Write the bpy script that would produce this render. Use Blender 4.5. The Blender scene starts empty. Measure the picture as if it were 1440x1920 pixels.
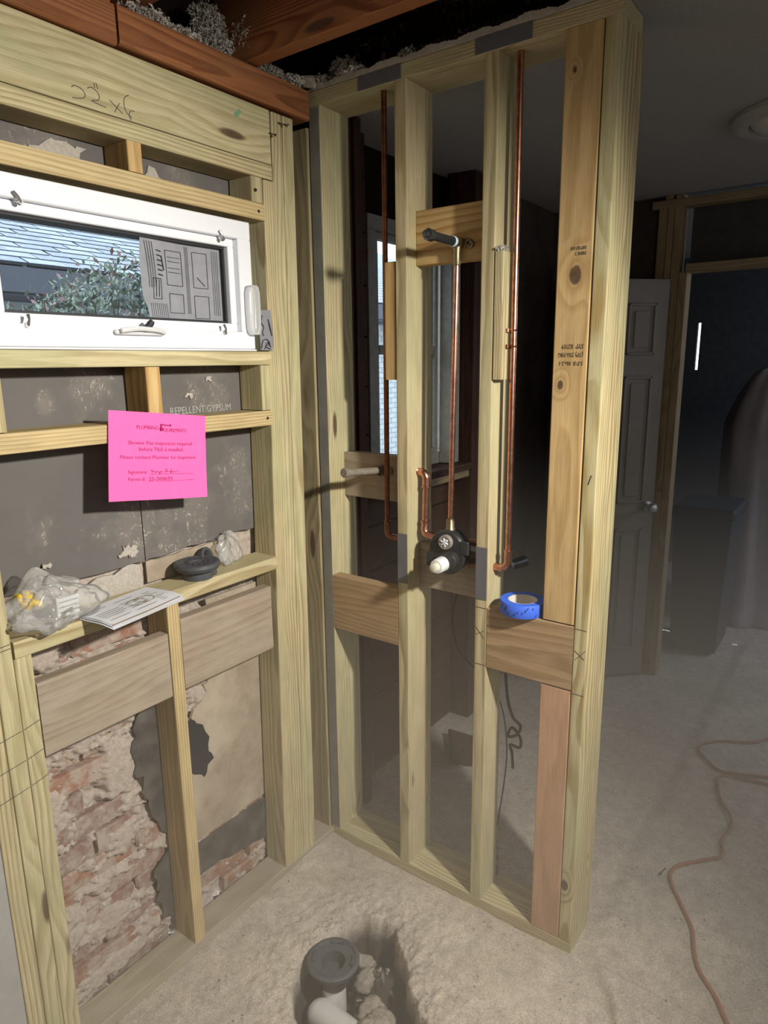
import bpy, math, random
import numpy as np
from mathutils import Vector, Matrix, Euler

R = random.Random(7)
NR = np.random.RandomState(11)
S = bpy.context.scene
COL = S.collection

# ------------------------------------------------------------------ camera
CAM = Vector((-1.6036, -1.4187, 1.6578))
YAW, PITCH, ROLL, FPX = 0.630409, 0.217260, -0.01236, 1266.8
cam_d = bpy.data.cameras.new('camera')
cam = bpy.data.objects.new('camera', cam_d)
COL.objects.link(cam)
fw = Vector((math.cos(YAW) * math.cos(PITCH), math.sin(YAW) * math.cos(PITCH), -math.sin(PITCH)))
rt = Vector((math.sin(YAW), -math.cos(YAW), 0))
up = rt.cross(fw)
r2 = rt * math.cos(ROLL) + up * math.sin(ROLL)
u2 = up * math.cos(ROLL) - rt * math.sin(ROLL)
M = Matrix(((r2.x, u2.x, -fw.x, CAM.x), (r2.y, u2.y, -fw.y, CAM.y), (r2.z, u2.z, -fw.z, CAM.z), (0, 0, 0, 1)))
cam.matrix_world = M
cam_d.sensor_fit = 'VERTICAL'
cam_d.sensor_height = 36.0
cam_d.lens = FPX / 1920.0 * 36.0
cam_d.clip_start = 0.02
cam_d.clip_end = 200
S.camera = cam

# ------------------------------------------------------------------ world, lights, exposure
S.view_settings.view_transform = 'Standard'
S.view_settings.look = 'None'
S.view_settings.gamma = 1.0
S.view_settings.use_curve_mapping = False
S.view_settings.exposure = 0.0
try:
    S.cycles.use_denoising = True
    S.cycles.max_bounces = 8
    S.cycles.transparent_max_bounces = 16
    S.cycles.volume_bounces = 1
    S.cycles.volume_step_rate = 4.0
    S.cycles.sample_clamp_indirect = 4.0
except Exception:
    pass
wd = bpy.data.worlds.new('sky')
S.world = wd
wd.use_nodes = True
wb = wd.node_tree.nodes['Background']
wb.inputs[0].default_value = (0.80, 0.91, 1.0, 1)
wb.inputs[1].default_value = 3.4


def spot(name, loc, aim, power, size, cone, blend, col):
    d = bpy.data.lights.new(name, 'SPOT')
    d.energy = power
    d.shadow_soft_size = size
    d.spot_size = math.radians(cone)
    d.spot_blend = blend
    d.color = col
    o = bpy.data.objects.new(name, d)
    COL.objects.link(o)
    o.location = loc
    o.rotation_euler = (Vector(aim) - Vector(loc)).to_track_quat('-Z', 'Y').to_euler()
    return o


spot('work_light', (-0.62, -2.05, 2.12), (-0.86, 0.0, 0.72), 250, 0.055, 105, 0.95, (1.0, 0.955, 0.86))
fl = bpy.data.lights.new('fill_light', 'AREA')  # added soft fill from behind the camera, no known lamp there
fl.energy = 9
fl.shape = 'DISK'
fl.size = 0.9
fl.color = (1.0, 0.94, 0.85)
flo = bpy.data.objects.new('fill_light', fl)
COL.objects.link(flo)
flo.location = (-2.1, -3.1, 2.25)
flo.rotation_euler = (Vector((-0.3, 0, 1.1)) - Vector(flo.location)).to_track_quat('-Z', 'Y').to_euler()

f1 = bpy.data.lights.new('next_room_fill', 'AREA')  # added weak fill to lift the next room, no seen source
f1.energy = 4.5
f1.size = 1.1
f1.color = (0.92, 0.95, 1.0)
f1o = bpy.data.objects.new('next_room_fill', f1)
COL.objects.link(f1o)
f1o.location = (1.2, -3.7, 1.2)
f1o.rotation_euler = (Vector((1.0, -0.6, 2.4)) - Vector(f1o.location)).to_track_quat('-Z', 'Y').to_euler()
f2 = bpy.data.lights.new('far_room_fill', 'AREA')  # added bluish fill so the room past the opening isn't black
f2.energy = 22
f2.size = 0.8
f2.color = (0.72, 0.82, 1.0)
f2o = bpy.data.objects.new('far_room_fill', f2)
COL.objects.link(f2o)
f2o.location = (3.3, -2.9, 2.1)
f2o.rotation_euler = (Vector((2.9, -0.7, 0.9)) - Vector(f2o.location)).to_track_quat('-Z', 'Y').to_euler()

# ------------------------------------------------------------------ helpers


def tag(o, label=None, cat=None, group=None, kind=None):
    if label: o['label'] = label
    if cat: o['category'] = cat
    if group: o['group'] = group
    if kind: o['kind'] = kind
    return o


def link(name, me, mat, parent=None, loc=None):
    if mat is not None:
        me.materials.append(mat)
    o = bpy.data.objects.new(name, me)
    COL.objects.link(o)
    if loc is not None: o.location = loc
    if parent is not None: o.parent = parent
    return o


def mesh(name, v, f, smooth=False):
    me = bpy.data.meshes.new(name)
    me.from_pydata([tuple(map(float, p)) for p in v], [], [tuple(map(int, q)) for q in f])
    if smooth:
        for p in me.polygons: p.use_smooth = True
    me.update()
    return me


def empty(name, loc=(0, 0, 0), rot=(0, 0, 0)):
    o = bpy.data.objects.new(name, None)
    o.empty_display_size = 0.05
    COL.objects.link(o)
    o.location = loc
    o.rotation_euler = rot
    return o


def thing(name, label, cat, loc=(0, 0, 0), rot=(0, 0, 0), group=None):
    return tag(empty(name, loc, rot), label, cat, group)


def fix_normals(me):
    import bmesh
    bm = bmesh.new()
    bm.from_mesh(me)
    bmesh.ops.recalc_face_normals(bm, faces=bm.faces)
    bm.to_mesh(me)
    bm.free()


class MB:
    """collects simple shapes into one mesh"""

    def __init__(self):
        self.v = []
        self.f = []

    def add(self, v, f):
        n = len(self.v)
        self.v += [tuple(p) for p in v]
        self.f += [tuple(i + n for i in q) for q in f]
        return self

    def box(self, x0, x1, y0, y1, z0, z1):
        v = [(x, y, z) for x in (x0, x1) for y in (y0, y1) for z in (z0, z1)]
        return self.add(v, [(0, 1, 3, 2), (4, 6, 7, 5), (0, 4, 5, 1), (2, 3, 7, 6), (0, 2, 6, 4), (1, 5, 7, 3)])

    def cbox(self, x0, x1, y0, y1, z0, z1, c=0.003):
        """box with all edges chamfered"""
        cx, cy, cz = (x0 + x1) / 2, (y0 + y1) / 2, (z0 + z1) / 2
        hx, hy, hz = (x1 - x0) / 2, (y1 - y0) / 2, (z1 - z0) / 2
        v = []
        idx = {}
        for sx in (-1, 1):
            for sy in (-1, 1):
                for sz in (-1, 1):
                    for a in range(3):
                        h = [hx - c, hy - c, hz - c]
                        h[a] += c
                        idx[(sx, sy, sz, a)] = len(v)
                        v.append((cx + sx * h[0], cy + sy * h[1], cz + sz * h[2]))
        f = []
        for a in range(3):
            b, d = (a + 1) % 3, (a + 2) % 3
            for s in (-1, 1):
                q = []
                for (p, r) in ((-1, -1), (1, -1), (1, 1), (-1, 1)):
                    k = [0, 0, 0]
                    k[a] = s; k[b] = p; k[d] = r
                    q.append(idx[(k[0], k[1], k[2], a)])
                f.append(q if s > 0 else q[::-1])
            for p in (-1, 1):
                for r in (-1, 1):
                    k0 = [0, 0, 0]; k1 = [0, 0, 0]
                    k0[a] = -1; k1[a] = 1
                    k0[b] = k1[b] = p; k0[d] = k1[d] = r
                    f.append((idx[(*k0, b)], idx[(*k1, b)], idx[(*k1, d)], idx[(*k0, d)]))
        for sx in (-1, 1):
            for sy in (-1, 1):
                for sz in (-1, 1):
                    f.append([idx[(sx, sy, sz, a)] for a in range(3)])
        return self.add(v, f)

    def tube(self, pts, r, n=10, cap=True, closed=False):
        pts = [Vector(p) for p in pts]
        rs = r if isinstance(r, (list, tuple)) else [r] * len(pts)
        base = len(self.v)
        prev = None
        m = len(pts)
        for i, p in enumerate(pts):
            if closed: t = pts[(i + 1) % m] - pts[i - 1]
            elif i == 0: t = pts[1] - p
            elif i == m - 1: t = p - pts[i - 1]
            else: t = (pts[i + 1] - p).normalized() + (p - pts[i - 1]).normalized()
            t.normalize()
            if prev is None:
                a = Vector((0, 0, 1)) if abs(t.z) < 0.9 else Vector((1, 0, 0))
                n1 = t.cross(a).normalized()
            else:
                n1 = (prev - t * prev.dot(t)).normalized()
            prev = n1
            n2 = t.cross(n1)
            for k in range(n):
                a = 2 * math.pi * k / n
                self.v.append(tuple(p + (n1 * math.cos(a) + n2 * math.sin(a)) * rs[i]))
        segs = m if closed else m - 1
        for i in range(segs):
            j = (i + 1) % m
            for k in range(n):
                k2 = (k + 1) % n
                self.f.append((base + i * n + k, base + i * n + k2, base + j * n + k2, base + j * n + k))
        if cap and not closed:
            self.f.append(tuple(base + k for k in range(n))[::-1])
            self.f.append(tuple(base + (m - 1) * n + k for k in range(n)))
        return self

    def lathe(self, o, axis, prof, n=24):
        """prof = [(dist along axis, radius)]"""
        o = Vector(o)
        t = Vector(axis).normalized()
        a = Vector((0, 0, 1)) if abs(t.z) < 0.9 else Vector((1, 0, 0))
        n1 = t.cross(a).normalized()
        n2 = t.cross(n1)
        base = len(self.v)
        for d, r in prof:
            for k in range(n):
                b = 2 * math.pi * k / n
                self.v.append(tuple(o + t * d + (n1 * math.cos(b) + n2 * math.sin(b)) * max(r, 1e-5)))
        for i in range(len(prof) - 1):
            for k in range(n):
                k2 = (k + 1) % n
                self.f.append((base + i * n + k, base + i * n + k2, base + (i + 1) * n + k2, base + (i + 1) * n + k))
        return self

    def build(self, name, mat, parent=None, smooth=False, loc=None, kind=None, label=None):
        me = mesh(name, self.v, self.f, False)
        fix_normals(me)
        if smooth:
            for p in me.polygons: p.use_smooth = True
            try:
                me.set_sharp_from_angle(angle=math.radians(40))
            except Exception:
                pass
        o = link(name, me, mat, parent, loc)
        if kind: o['kind'] = kind
        if label: o['label'] = label
        return o


def arc(c, r, u, w, a0, a1, n=8):
    c, u, w = Vector(c), Vector(u).normalized(), Vector(w).normalized()
    return [c + u * (r * math.cos(math.radians(a0 + (a1 - a0) * i / n))) + w * (r * math.sin(math.radians(a0 + (a1 - a0) * i / n))) for i in range(n + 1)]


def spline(pts, n=8):
    pts = [Vector(p) for p in pts]
    out = []
    for i in range(len(pts) - 1):
        p0 = pts[max(i - 1, 0)]; p1 = pts[i]; p2 = pts[i + 1]; p3 = pts[min(i + 2, len(pts) - 1)]
        for k in range(n):
            t = k / n
            out.append(0.5 * ((2 * p1) + (p2 - p0) * t + (2 * p0 - 5 * p1 + 4 * p2 - p3) * t * t + (3 * p1 - p0 - 3 * p2 + p3) * t ** 3))
    out.append(pts[-1])
    return out


# numpy value noise
def vnoise(x, y, seed=0, z=None):
    rs = np.random.RandomState(seed)
    T = rs.rand(256, 256)
    xi = np.floor(x).astype(int); yi = np.floor(y).astype(int)
    fx = x - xi; fy = y - yi
    fx = fx * fx * (3 - 2 * fx); fy = fy * fy * (3 - 2 * fy)
    g = lambda a, b: T[a % 256, b % 256]
    return (g(xi, yi) * (1 - fx) + g(xi + 1, yi) * fx) * (1 - fy) + (g(xi, yi + 1) * (1 - fx) + g(xi + 1, yi + 1) * fx) * fy


def fbm(x, y, seed=0, oct=4, gain=0.5):
    s = 0; a = 1; t = 0
    for i in range(oct):
        s = s + a * vnoise(x * 2 ** i + 13.7 * i, y * 2 ** i + 7.1 * i, seed + i)
        t += a
        a *= gain
    return s / t


def grid_mesh(P, smooth=True):
    """P: array (n,m,3) -> mesh"""
    n, m, _ = P.shape
    I = np.arange(n * m).reshape(n, m)
    F = np.stack([I[:-1, :-1], I[1:, :-1], I[1:, 1:], I[:-1, 1:]], -1).reshape(-1, 4)
    me = bpy.data.meshes.new('grid')
    me.vertices.add(n * m)
    me.vertices.foreach_set('co', P.reshape(-1).astype(np.float32))
    me.loops.add(F.size)
    me.loops.foreach_set('vertex_index', F.reshape(-1).astype(np.int32))
    me.polygons.add(len(F))
    me.polygons.foreach_set('loop_start', np.arange(0, F.size, 4, dtype=np.int32))
    me.polygons.foreach_set('loop_total', np.full(len(F), 4, dtype=np.int32))
    me.update(calc_edges=True)
    me.validate()
    if smooth:
        me.polygons.foreach_set('use_smooth', np.ones(len(F), dtype=bool))
    return me


# ------------------------------------------------------------------ materials
class NT:
    def __init__(self, name):
        self.m = bpy.data.materials.new(name)
        self.m.use_nodes = True
        self.t = self.m.node_tree
        self.n = self.t.nodes
        self.b = self.n['Principled BSDF']
        self.out = self.n['Material Output']

    def new(self, kind, **kw):
        o = self.n.new(kind)
        for k, v in kw.items(): setattr(o, k, v)
        return o

    def lk(self, a, b):
        self.t.links.new(a, b)

    def val(self, node, sock, v):
        if hasattr(v, 'is_linked') or hasattr(v, 'links'): self.lk(v, node.inputs[sock])
        else: node.inputs[sock].default_value = v

    def math(self, op, a, b=0.0, c=None):
        o = self.new('ShaderNodeMath', operation=op)
        self.val(o, 0, a); self.val(o, 1, b)
        if c is not None: self.val(o, 2, c)
        return o.outputs[0]

    def vmath(self, op, a, b=None):
        o = self.new('ShaderNodeVectorMath', operation=op)
        self.val(o, 0, a)
        if b is not None: self.val(o, 1, b)
        return o.outputs['Value'] if op in ('LENGTH', 'DISTANCE', 'DOT_PRODUCT') else o.outputs[0]

    def noise(self, vec, scale=1, detail=3, rough=0.5, dist=0.0):
        o = self.new('ShaderNodeTexNoise')
        if vec is not None: self.lk(vec, o.inputs['Vector'])
        o.inputs['Scale'].default_value = scale
        o.inputs['Detail'].default_value = detail
        o.inputs['Roughness'].default_value = rough
        o.inputs['Distortion'].default_value = dist
        return o.outputs[0]

    def ramp(self, fac, stops, interp='LINEAR'):
        o = self.new('ShaderNodeValToRGB')
        cr = o.color_ramp
        cr.interpolation = interp
        while len(cr.elements) < len(stops): cr.elements.new(0.5)
        for e, (p, c) in zip(cr.elements, stops):
            e.position = p
            e.color = (c[0], c[1], c[2], 1) if not isinstance(c, (int, float)) else (c, c, c, 1)
        self.lk(fac, o.inputs[0])
        return o.outputs[0]

    def mix(self, fac, a, b, mode='MIX'):
        o = self.new('ShaderNodeMix', data_type='RGBA', blend_type=mode)
        self.val(o, 0, fac)
        for k, v in ((6, a), (7, b)):
            if isinstance(v, (tuple, list)): o.inputs[k].default_value = (v[0], v[1], v[2], 1)
            else: self.lk(v, o.inputs[k])
        return o.outputs[2]

    def obj(self):
        return self.new('ShaderNodeTexCoord').outputs['Object']

    def pos(self):
        return self.new('ShaderNodeNewGeometry').outputs['Position']

    def scale(self, v, s):
        return self.vmath('MULTIPLY', v, s)

    def bump(self, h, strength=0.3, dist=0.002):
        o = self.new('ShaderNodeBump')
        o.inputs['Strength'].default_value = strength
        o.inputs['Distance'].default_value = dist
        self.lk(h, o.inputs['Height'])
        self.lk(o.outputs[0], self.b.inputs['Normal'])

    def col(self, c):
        if isinstance(c, (tuple, list)): self.b.inputs['Base Color'].default_value = (c[0], c[1], c[2], 1)
        else: self.lk(c, self.b.inputs['Base Color'])

    def set(self, rough=0.8, metal=0.0, spec=0.3):
        self.b.inputs['Roughness'].default_value = rough
        self.b.inputs['Metallic'].default_value = metal
        self.b.inputs['Specular IOR Level'].default_value = spec
        return self.m


def wood(name, light, dark, tint=None, ring=95.0, knots=(), dirt=None, knotty=True, amp=2.4, contrast=1.0):
    """grain runs along local X of the board"""
    t = NT(name)
    c = t.obj()
    rnd = t.new('ShaderNodeObjectInfo').outputs['Random']
    off = t.new('ShaderNodeCombineXYZ')
    t.lk(t.math('MULTIPLY', rnd, 37.0), off.inputs[0])
    t.lk(t.math('MULTIPLY_ADD', rnd, 5.3, 1.7), off.inputs[1])
    cc = t.vmath('ADD', c, off.outputs[0])
    # ring centre off the board
    cen = t.new('ShaderNodeCombineXYZ')
    fr = t.math('FRACT', t.math('MULTIPLY', rnd, 7.13))
    t.lk(t.math('MULTIPLY_ADD', fr, 0.14, -0.09), cen.inputs[1])
    fr2 = t.math('FRACT', t.math('MULTIPLY', rnd, 13.7))
    t.lk(t.math('MULTIPLY_ADD', fr2, 0.09, 0.015), cen.inputs[2])
    yz = t.vmath('ADD', t.scale(c, (0, 1, 1)), cen.outputs[0])
    r = t.vmath('LENGTH', yz)
    n1 = t.noise(t.scale(cc, (1.3, 7, 7)), 1.0, 2, 0.5)
    n2 = t.noise(t.scale(cc, (3, 40, 40)), 1.0, 2, 0.5)
    rr = t.math('ADD', t.math('MULTIPLY', r, ring), t.math('MULTIPLY', n1, amp * 2))
    rr = t.math('ADD', rr, t.math('MULTIPLY', n2, 0.35))
    # knots: warp rings and darken
    kd = None
    if knotty:
        vo = t.new('ShaderNodeTexVoronoi', feature='F1')
        t.lk(t.scale(cc, (2.1, 9, 9)), vo.inputs['Vector'])
        vo.inputs['Scale'].default_value = 1.0
        sel = t.math('GREATER_THAN', t.new('ShaderNodeSeparateColor').outputs[0], 0.62)
        sc = sel.node.inputs[0].links[0].from_node
        t.lk(vo.outputs['Color'], sc.inputs[0])
        d = vo.outputs['Distance']
        wz = t.math('MULTIPLY', sel, t.math('MAXIMUM', t.math('SUBTRACT', 1.0, t.math('MULTIPLY', d, 2.4)), 0.0))
        rr = t.math('ADD', rr, t.math('MULTIPLY', wz, 2.2))
        kd = t.math('MULTIPLY', sel, t.ramp(d, [(0.0, 1.0), (0.085, 0.9), (0.12, 0.0)]))
    for (kx, ky, kr) in knots:
        d = t.vmath('LENGTH', t.scale(t.vmath('SUBTRACT', c, (kx, ky, 0)), (0.62, 1, 0)))
        d = t.math('ADD', d, t.math('MULTIPLY', t.math('SUBTRACT', n2, 0.5), kr * 0.8))
        k = t.ramp(t.math('DIVIDE', d, kr * 2), [(0.0, 1.0), (0.40, 0.92), (0.5, 0.12), (0.9, 0.0)])
        w2 = t.math('MAXIMUM', t.math('SUBTRACT', 1.0, t.math('DIVIDE', d, kr * 3.5)), 0.0)
        rr = t.math('ADD', rr, t.math('MULTIPLY', w2, 2.4))
        kd = k if kd is None else t.math('MAXIMUM', kd, k)
    fr = t.math('FRACT', rr)
    g = t.ramp(fr, [(0.0, 0.0), (0.35, 0.15), (0.80, 1.0), (0.93, 0.75), (1.0, 0.0)])
    g = t.math('MULTIPLY', g, t.math('MULTIPLY_ADD', n1, 1.0, 0.26 * contrast))
    col = t.mix(g, light, dark)
    if tint:
        n3 = t.noise(t.scale(cc, (2.2, 9, 9)), 1.0, 3, 0.6)
        col = t.mix(t.ramp(n3, [(0.42, 0.0), (0.68, 0.75)]), col, tint)
    fine = t.noise(t.scale(cc, (9, 420, 420)), 1.0, 3, 0.6)
    col = t.mix(1.0, col, t.ramp(fine, [(0.25, 0.72), (0.75, 1.08)]), 'MULTIPLY')
    blot = t.noise(t.scale(cc, (7, 22, 22)), 1.0, 4, 0.6)
    col = t.mix(1.0, col, t.ramp(blot, [(0.25, 0.84), (0.75, 1.07)]), 'MULTIPLY')
    if dirt:
        n4 = t.noise(t.scale(cc, (5, 14, 14)), 1.0, 4, 0.65)
        col = t.mix(t.ramp(n4, [(0.40, 0.0), (0.75, 0.8)]), col, dirt)
    if kd is not None:
        kcol = t.mix(t.noise(t.scale(cc, (90, 90, 90)), 1.0, 2, 0.5), (0.035, 0.020, 0.013), (0.15, 0.085, 0.05))
        col = t.mix(kd, col, kcol)
    t.col(col)
    t.bump(t.math('ADD', fine, t.math('MULTIPLY', g, 0.4)), 0.25, 0.0012)
    return t.set(0.72, 0, 0.25)


def speck(name, a, b, scale=60, rough=0.9, bump=0.4, bdist=0.002, big=6.0, spec=0.2, c3=None):
    t = NT(name)
    p = t.obj()
    n = t.noise(p, scale, 5, 0.65)
    m = t.noise(p, big, 4, 0.6)
    col = t.mix(t.ramp(n, [(0.3, 0.0), (0.7, 1.0)]), a, b)
    if c3: col = t.mix(t.ramp(m, [(0.42, 0.0), (0.66, 0.9)]), col, c3)
    t.col(col)
    t.bump(t.math('ADD', n, m), bump, bdist)
    return t.set(rough, 0, spec)


def plain(name, c, rough=0.5, metal=0.0, spec=0.5, var=0.12, scale=30):
    t = NT(name)
    n = t.noise(t.obj(), scale, 4, 0.6)
    t.col(t.mix(1.0, c, t.ramp(n, [(0.25, 1 - var), (0.75, 1 + var * 0.5)]), 'MULTIPLY'))
    return t.set(rough, metal, spec)


PINE_L, PINE_D, PINE_G = (0.645, 0.55, 0.335), (0.33, 0.245, 0.11), (0.51, 0.49, 0.275)
W = {}
W['pine'] = wood('treated_pine', PINE_L, PINE_D, PINE_G, ring=150)
W['pine_wide'] = wood('treated_pine_wide', (0.67, 0.58, 0.35), (0.42, 0.34, 0.17), PINE_G, ring=70, amp=3.0)
W['pale'] = wood('pale_yellow_pine', (0.67, 0.53, 0.29), (0.42, 0.29, 0.12), None, ring=130)
W['dusty'] = wood('dusty_plate', (0.46, 0.40, 0.30), (0.34, 0.28, 0.18), None, ring=90, dirt=(0.42, 0.36, 0.29), contrast=0.6)
W['yellow'] = wood('yellow_pine', (0.66, 0.46, 0.21), (0.44, 0.25, 0.085), None, ring=70)
W['plank'] = wood('knotted_plank', (0.60, 0.42, 0.20), (0.42, 0.26, 0.10), None, ring=45, amp=3.2, contrast=0.6, knotty=False,
                  knots=[(0.171, -0.0035, 0.016), (-0.082, 0.0215, 0.008), (0.604, 0.0185, 0.005)])
W['post'] = wood('treated_pine_post', (0.66, 0.56, 0.33), (0.40, 0.285, 0.115), PINE_G, ring=62, amp=3.4, contrast=3.0, knotty=False, knots=[(-0.986, 0.007, 0.011)])
W['pine_shade'] = wood('corner_pine_shade', (0.44, 0.37, 0.22), (0.27, 0.20, 0.10), None, ring=110)  # pine darkened: the corner stud's shade is put into its colour
W['pink'] = wood('pinkish_spruce', (0.60, 0.36, 0.22), (0.47, 0.26, 0.15), None, ring=35, amp=2.0, contrast=0.3)
W['block'] = wood('brown_block', (0.46, 0.31, 0.17), (0.30, 0.19, 0.095), None, ring=60)
W['grey'] = wood('dusty_board', (0.42, 0.335, 0.25), (0.31, 0.235, 0.165), None, ring=55, dirt=(0.42, 0.36, 0.29), contrast=0.8)
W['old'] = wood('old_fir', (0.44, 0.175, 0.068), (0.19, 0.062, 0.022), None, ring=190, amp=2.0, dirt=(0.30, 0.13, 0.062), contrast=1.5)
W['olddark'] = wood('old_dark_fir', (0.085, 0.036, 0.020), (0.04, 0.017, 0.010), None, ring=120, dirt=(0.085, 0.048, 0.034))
W['jamb'] = wood('far_framing', (0.36, 0.27, 0.16), (0.25, 0.18, 0.10), None, ring=70)

BOARD_MESHES = {}


def board(name, x, y, z, long, mat, parent, lean=(0, 0, 0, 0), ch=0.003, label=None):
    """sawn board, rounded arrises; lean=(dx0 at top, ...) for upright boards: (x0 shift, x1 shift, y shift) at the top end"""
    lx, ly, lz = x[1] - x[0], y[1] - y[0], z[1] - z[0]
    c = Vector(((x[0] + x[1]) / 2, (y[0] + y[1]) / 2, (z[0] + z[1]) / 2))
    if long == 'x': L, A, B = lx, ly, lz; ex, ey, ez = (1, 0, 0), (0, 1, 0), (0, 0, 1)
    elif long == 'z': L, A, B = lz, ly, lx; ex, ey, ez = (0, 0, 1), (0, 1, 0), (-1, 0, 0)
    else: L, A, B = ly, lx, lz; ex, ey, ez = (0, 1, 0), (-1, 0, 0), (0, 0, 1)
    a, b = A / 2, B / 2
    k = min(ch, a * 0.4, b * 0.4)
    q = k * 0.3
    sec = [(-a + k, -b), (a - k, -b), (a - q, -b + q), (a, -b + k), (a, b - k), (a - q, b - q), (a - k, b), (-a + k, b), (-a + q, b - q), (-a, b - k), (-a, -b + k), (-a + q, -b + q)]
    n = len(sec)
    ns = 2
    v = []
    for i in range(ns):
        s = -L / 2 + L * i / (ns - 1)
        for (p, r) in sec:
            if long == 'z' and i == 1:
                r = r - (lean[0] if r > 0 else lean[1])
            v.append((s, p, r))
    f = [tuple(range(n))[::-1], tuple(range((ns - 1) * n, ns * n))]
    for i in range(ns - 1):
        for kx in range(n):
            k2 = (kx + 1) % n
            f.append((i * n + kx, i * n + k2, (i + 1) * n + k2, (i + 1) * n + kx))
    me = mesh(name, v, f)
    fix_normals(me)
    o = link(name, me, mat, parent)
    Rm = Matrix(((ex[0], ey[0], ez[0]), (ex[1], ey[1], ez[1]), (ex[2], ey[2], ez[2]))).to_4x4()
    o.matrix_local = Matrix.Translation(c) @ Rm
    if label: o['label'] = label
    return o


def text(name, s, size, mat, origin, xdir, zdir, parent=None, align='LEFT', depth=0.0003, sx=1.0):
    """flat lettering: baseline along xdir, letter tops along zdir"""
    cu = bpy.data.curves.new(name, 'FONT')
    cu.body = s
    cu.size = size
    cu.align_x = align
    cu.extrude = depth
    cu.resolution_u = 2
    tmp = bpy.data.objects.new('tmp', cu)
    COL.objects.link(tmp)
    dg = bpy.context.evaluated_depsgraph_get()
    dg.update()
    me = bpy.data.meshes.new_from_object(tmp.evaluated_get(dg))
    bpy.data.objects.remove(tmp)
    X = Vector(xdir).normalized(); Z = Vector(zdir).normalized(); N = X.cross(Z)
    o = link(name, me, None, parent)
    me.materials.clear()
    me.materials.append(mat)
    o.matrix_basis = Matrix(((X.x * sx, Z.x, N.x, origin[0]), (X.y * sx, Z.y, N.y, origin[1]), (X.z * sx, Z.z, N.z, origin[2]), (0, 0, 0, 1)))
    return o


MT = {}
MT['pencil'] = plain('pencil', (0.09, 0.075, 0.06), 0.9)
MT['ink'] = plain('stamp_ink', (0.20, 0.15, 0.09), 0.9)
MT['black_ink'] = plain('black_marker', (0.02, 0.02, 0.03), 0.6)
MT['white_ink'] = plain('white_print', (0.40, 0.385, 0.36), 0.9)
MT['magenta'] = plain('magenta_ink', (0.42, 0.02, 0.13), 0.9)
MT['copper'] = plain('copper', (0.66, 0.33, 0.23), 0.30, 1.0, 0.5, 0.45, 60)
MT['copper_old'] = plain('dull_copper', (0.27, 0.115, 0.07), 0.45, 1.0, 0.5, 0.5, 40)
MT['brass'] = plain('dull_brass', (0.30, 0.24, 0.15), 0.42, 1.0)
MT['solder'] = plain('solder', (0.85, 0.68, 0.55), 0.25, 1.0)
MT['blackiron'] = plain('black_steel', (0.022, 0.024, 0.028), 0.38, 0.0, 0.6)
MT['castcap'] = plain('cast_cap', (0.10, 0.10, 0.10), 0.35, 0.7, 0.5, 0.5, 90)
MT['teflon'] = plain('teflon_tape', (0.62, 0.78, 0.86), 0.7)
MT['nipple'] = speck('dusty_nipple', (0.30, 0.26, 0.20), (0.14, 0.12, 0.10), 200, 0.9, 0.6)
MT['plate'] = plain('nail_plate', (0.17, 0.17, 0.19), 0.55, 0.35, 0.4, 0.15, 25)
MT['blackplastic'] = plain('black_plastic', (0.026, 0.027, 0.028), 0.42, 0.0, 0.5)
MT['greyplastic'] = plain('dark_grey_plastic', (0.075, 0.08, 0.088), 0.55, 0.0, 0.4, 0.25, 60)
MT['whiteplastic'] = plain('white_plastic', (0.72, 0.73, 0.74), 0.35)
MT['cream'] = plain('cream_plastic', (0.66, 0.64, 0.53), 0.45)
MT['vinyl'] = plain('white_vinyl', (0.86, 0.875, 0.92), 0.35, 0, 0.5, 0.03)
MT['gasket'] = plain('gasket', (0.02, 0.02, 0.025), 0.6)
MT['dustyvinyl'] = plain('dusty_window_paint', (0.33, 0.32, 0.29), 0.6, 0, 0.3, 0.25)
MT['steel'] = plain('zinc_steel', (0.55, 0.55, 0.55), 0.3, 0.9)
MT['nail'] = plain('nail_steel', (0.12, 0.10, 0.09), 0.4, 0.8)
MT['paper'] = plain('white_paper', (0.74, 0.75, 0.79), 0.8, 0, 0.2, 0.05)
MT['pinkpaper'] = plain('pink_paper', (0.95, 0.155, 0.46), 0.8, 0, 0.2, 0.05)
MT['concrete_rock'] = speck('rubble', (0.44, 0.385, 0.32), (0.22, 0.19, 0.155), 60, 0.95, 0.7, 0.004)
MT['pvc'] = plain('white_pvc', (0.70, 0.68, 0.64), 0.4, 0, 0.5, 0.1)
MT['bluetape'] = None
MT['cardboard'] = plain('cardboard_core', (0.66, 0.63, 0.58), 0.8)
MT['cord'] = plain('orange_cord', (0.34, 0.135, 0.065), 0.55, 0, 0.4, 0.15)
MT['wire'] = plain('dark_wire', (0.035, 0.03, 0.028), 0.6)
MT['yellow'] = plain('yellow_plastic', (0.75, 0.53, 0.04), 0.4)
MT['drywall'] = speck('drywall', (0.40, 0.385, 0.37), (0.34, 0.33, 0.32), 25, 0.9, 0.1)
MT['gypsum'] = speck('gypsum_edge', (0.55, 0.50, 0.44), (0.40, 0.36, 0.31), 120, 0.95, 0.8, 0.003)
MT['popcorn'] = speck('textured_ceiling', (0.40, 0.385, 0.37), (0.33, 0.32, 0.31), 160, 0.95, 0.7, 0.004)
MT['insul'] = speck('mineral_wool', (0.80, 0.75, 0.67), (0.36, 0.33, 0.29), 90, 1.0, 0.6)
MT['insul_dark'] = speck('black_wool', (0.085, 0.075, 0.065), (0.02, 0.018, 0.016), 60, 1.0, 0.6)  # wool coloured near-black for the gap above the partition
MT['attic'] = plain('attic_deck', (0.022, 0.015, 0.012), 0.95, 0, 0.1)  # near-black: the dark of the unlit attic is put into the colour
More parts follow.
